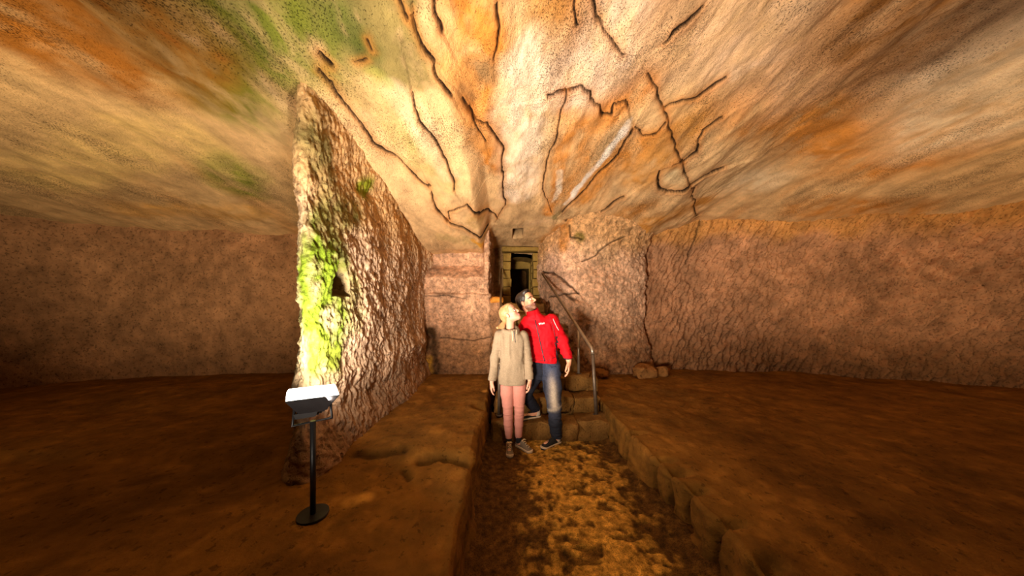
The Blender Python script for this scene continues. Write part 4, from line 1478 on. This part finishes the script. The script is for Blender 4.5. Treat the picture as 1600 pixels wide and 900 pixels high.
# ================================================================== person in the beige sweater
WB = (.09, 3.2, 0.0)
hw_ = Head((.046, 3.185, 1.508), (.74, -.36, .58), (-.56, .16, .80), .93)
wneck = (.052, 3.215, 1.33)
S1, E1, W1 = (-.062, 3.22, 1.262), (-.118, 3.23, 1.02), (-.150, 3.17, .775)
S2, E2, W2 = (.196, 3.21, 1.262), (.243, 3.20, 1.02), (.262, 3.14, .80)
wt = [(.74, .082, 3.21, .135, .095), (.86, .082, 3.21, .135, .095), (1.0, .076, 3.21, .110, .085), (1.15, .070, 3.21, .125, .095), (1.25, .066, 3.21, .130, .088), (1.31, .062, 3.21, .09, .07)]
g1 = [(.020, 3.21, .83), (.020, 3.205, .62), (.027, 3.20, .43), (.030, 3.225, .27), (.036, 3.225, .11)]
g2 = [(.148, 3.21, .83), (.150, 3.215, .62), (.152, 3.21, .43), (.148, 3.24, .27), (.146, 3.25, .115)]
Wf = Field((-.26, 2.9, -.02), (.42, 3.45, 1.68), .0058)
Wf.loft([(a, b, c, d - .012, e - .012) for a, b, c, d, e in wt], k=.03)
hw_.skin(Wf, wneck, .043, False)
Wf.chain([S1, E1, W1], [.042, .034, .022], .025).chain([S2, E2, W2], [.042, .034, .022], .025)
Wf.chain(g1, [.075, .062, .042, .040, .028], .02).chain(g2, [.075, .062, .042, .040, .028], .02)
hand(Wf, (-.153, 3.165, .755), (-.06, -.10, -1), (.85, .25, .1), 1, .55, .90, .023)
hand(Wf, (.264, 3.135, .782), (-.03, -.10, -1), (-.85, .25, .1), -1, .6, .90, .023)
Wf.chain([g1[-1], (.036, 3.22, .05), (.040, 3.09, .035)], [.028, .027, .022], .02)
Wf.chain([g2[-1], (.150, 3.25, .05), (.235, 3.165, .035)], [.028, .027, .022], .02)


def woman_col(V):
    C = np.empty((len(V), 3)); C[:] = lin(200, 146, 120)
    return hw_.paint(V, C, None, False, lin(206, 118, 112), lin(150, 110, 74))


wom = solid('person', Wf, WB, M_skin, None, woman_col, 1)
tag(wom, 'person in a beige knitted sweater and pink trousers, arms hanging, looking up', 'person')
hw_.eyes(wom, WB, (.10, .12, .14))
# hair drawn back into a low tail
hf = Field(hw_.c - .22, hw_.c + .17, .0055)
hf.ell(hw_.p(0, -.024, .038), np.array([.081, .098, .089]) * hw_.sc, hw_.R, .02)
hf.ell(hw_.p(0, .045, .085), np.array([.054, .040, .028]) * hw_.sc, hw_.R, .03)
hf.ell(hw_.p(0, -.09, -.01), np.array([.050, .040, .055]) * hw_.sc, hw_.R, .03)
hf.ell(hw_.p(0, .092, -.030), np.array([.10, .078, .098]) * hw_.sc, hw_.R, .012, 'sub')
for q in (-1, 1):
    hf.ell(hw_.p(q * .085, .004, -.022), np.array([.03, .022, .034]) * hw_.sc, hw_.R, .01, 'sub')
hf.plane_cut(hw_.p(0, -.05, -.078), hw_.R @ np.array([0, .3, -1]))
hf.folds(.0035, (60, 60, 22), 3)
hair = solid('hair', hf, WB, M_hair_b, wom)
tl = Field(hw_.c - .27, hw_.c + .17, .0055)
t0 = hw_.p(0, -.115, -.045); t1 = t0 + np.array((-.030, -.02, -.045)); t2 = np.array((-.088, 3.15, 1.355))
tl.chain([t0, t1, t2], [.026, .030, .014], .02)
tl.folds(.005, (70, 70, 18), 9)
solid('ponytail', tl, WB, M_hair_b, hair)

# sweater
sf = Field((-.26, 2.98, .70), (.40, 3.45, 1.44), .0058)
sf.loft([(.738, .076, 3.21, .142, .112), (.775, .077, 3.21, .150, .122), (.86, .078, 3.21, .142, .118), (1.0, .074, 3.21, .128, .110), (1.15, .069, 3.21, .132, .115), (1.245, .066, 3.21, .140, .102), (1.30, .058, 3.21, .105, .082), (1.335, .053, 3.21, .075, .068)], k=.02)
sf.chain([S1, E1, (-.148, 3.172, .80)], [.058, .046, .043], .012)
sf.chain([S2, E2, (.260, 3.145, .825)], [.056, .045, .041], .012)
sf.plane_cut((-.148, 3.172, .775), (-.10, -.15, -1), (-.26, 3.0, .70), (-.078, 3.4, .90))
sf.plane_cut((.261, 3.142, .797), (.05, -.15, -1), (.228, 3.0, .70), (.40, 3.4, .90))
sf.folds(.013, (15, 10, 3.5), 61); sf.folds(.003, (28, 22, 12), 62)
sf.folds(.008, (14, 12, 32), 64, (-.26, 3.0, .78), (-.06, 3.4, 1.2)); sf.folds(.008, (14, 12, 32), 65, (.2, 3.0, .78), (.4, 3.4, 1.2))
# gathered hem, cuffs and roll collar
sf.loft([(.730, .076, 3.21, .148, .113), (.752, .076, 3.21, .150, .115)], k=.008)
sf.cone((-.148, 3.172, .798), (-.149, 3.170, .785), .045, .045, .004); sf.cone((.2605, 3.144, .82), (.261, 3.142, .808), .043, .043, .004)
sf.plane_cut((-.148, 3.172, .770), (-.10, -.15, -1), (-.26, 3.0, .70), (-.078, 3.4, .90))
sf.plane_cut((.261, 3.142, .793), (.05, -.15, -1), (.228, 3.0, .70), (.40, 3.4, .90))
for k in range(20):
    a = 2 * math.pi * k / 20; b_ = 2 * math.pi * (k + 1) / 20
    q = lambda t: (.054 + .076 * math.cos(t), 3.205 + .072 * math.sin(t), 1.330 + .024 * math.sin(t))
    sf.cone(q(a), q(b_), .021 + .004 * math.cos(a), .021 + .004 * math.cos(b_), .012)
sf.cone((.053, 3.205, 1.335), (.05, 3.19, 1.44), .048, .062, .008, 'sub')
sf.cone((.066, 3.11, 1.335), (.060, 3.09, 1.44), .004, .03, .008, 'sub')


def knit_col(V):
    C = np.empty((len(V), 3)); C[:] = lin(140, 121, 99)
    n = noise3(V[:, 0] * 130, V[:, 1] * 130, V[:, 2] * 130, 71)
    return C * (1 + .25 * n[:, None])


swe = solid('sweater', sf, WB, M_knit, wom, knit_col)
ss_ = Surf(swe, WB)
ss_.line('zip', [(803, 517), (804, 525), (805, 535)], .0038, M_zip, swe)
ss_.line('drawcord', [(800, 516), (800.5, 524), (801.5, 533)], .0036, M_cord, swe)
ss_.line('drawcord', [(807, 515), (807.5, 522)], .0036, M_cord, swe)

# trousers
pf = Field((-.12, 3.05, .05), (.30, 3.40, .98), .0058)
pf.loft([(.73, .084, 3.21, .138, .10), (.80, .084, 3.21, .142, .108), (.95, .082, 3.21, .125, .095)], k=.02)
pf.chain(g1, [.084, .076, .052, .049, .037], .012).chain(g2, [.084, .076, .052, .049, .037], .012)
pf.plane_cut((.09, 3.22, .118), (0, 0, -1))
pf.folds(.0045, (7, 7, 44), 81, (-.12, 3.05, .05), (.30, 3.40, .52)); pf.folds(.002, (14, 14, 20), 82)
pf.folds(.006, (6, 6, 50), 83, (-.12, 3.05, .34), (.30, 3.40, .50))
tro = solid('trousers', pf, WB, M_pink, wom)
shoe(wom, WB, (.036, 3.275), (.046, 3.020), ground((.036, 3.275), (.046, 3.020)), (M_suede, M_sole_w, M_lace_b), False)
shoe(wom, WB, (.118, 3.290), (.288, 3.108), ground((.118, 3.290), (.288, 3.108)), (M_suede, M_sole_w, M_lace_b), False)
for c in ((.036, 3.225), (.150, 3.248)):
    k_ = Field((c[0] - .08, c[1] - .08, .03), (c[0] + .08, c[1] + .08, .22), .006)
    k_.cone((c[0], c[1], .07), (c[0], c[1], .135), .036, .033, .005)
    solid('sock', k_, WB, M_sock, wom)
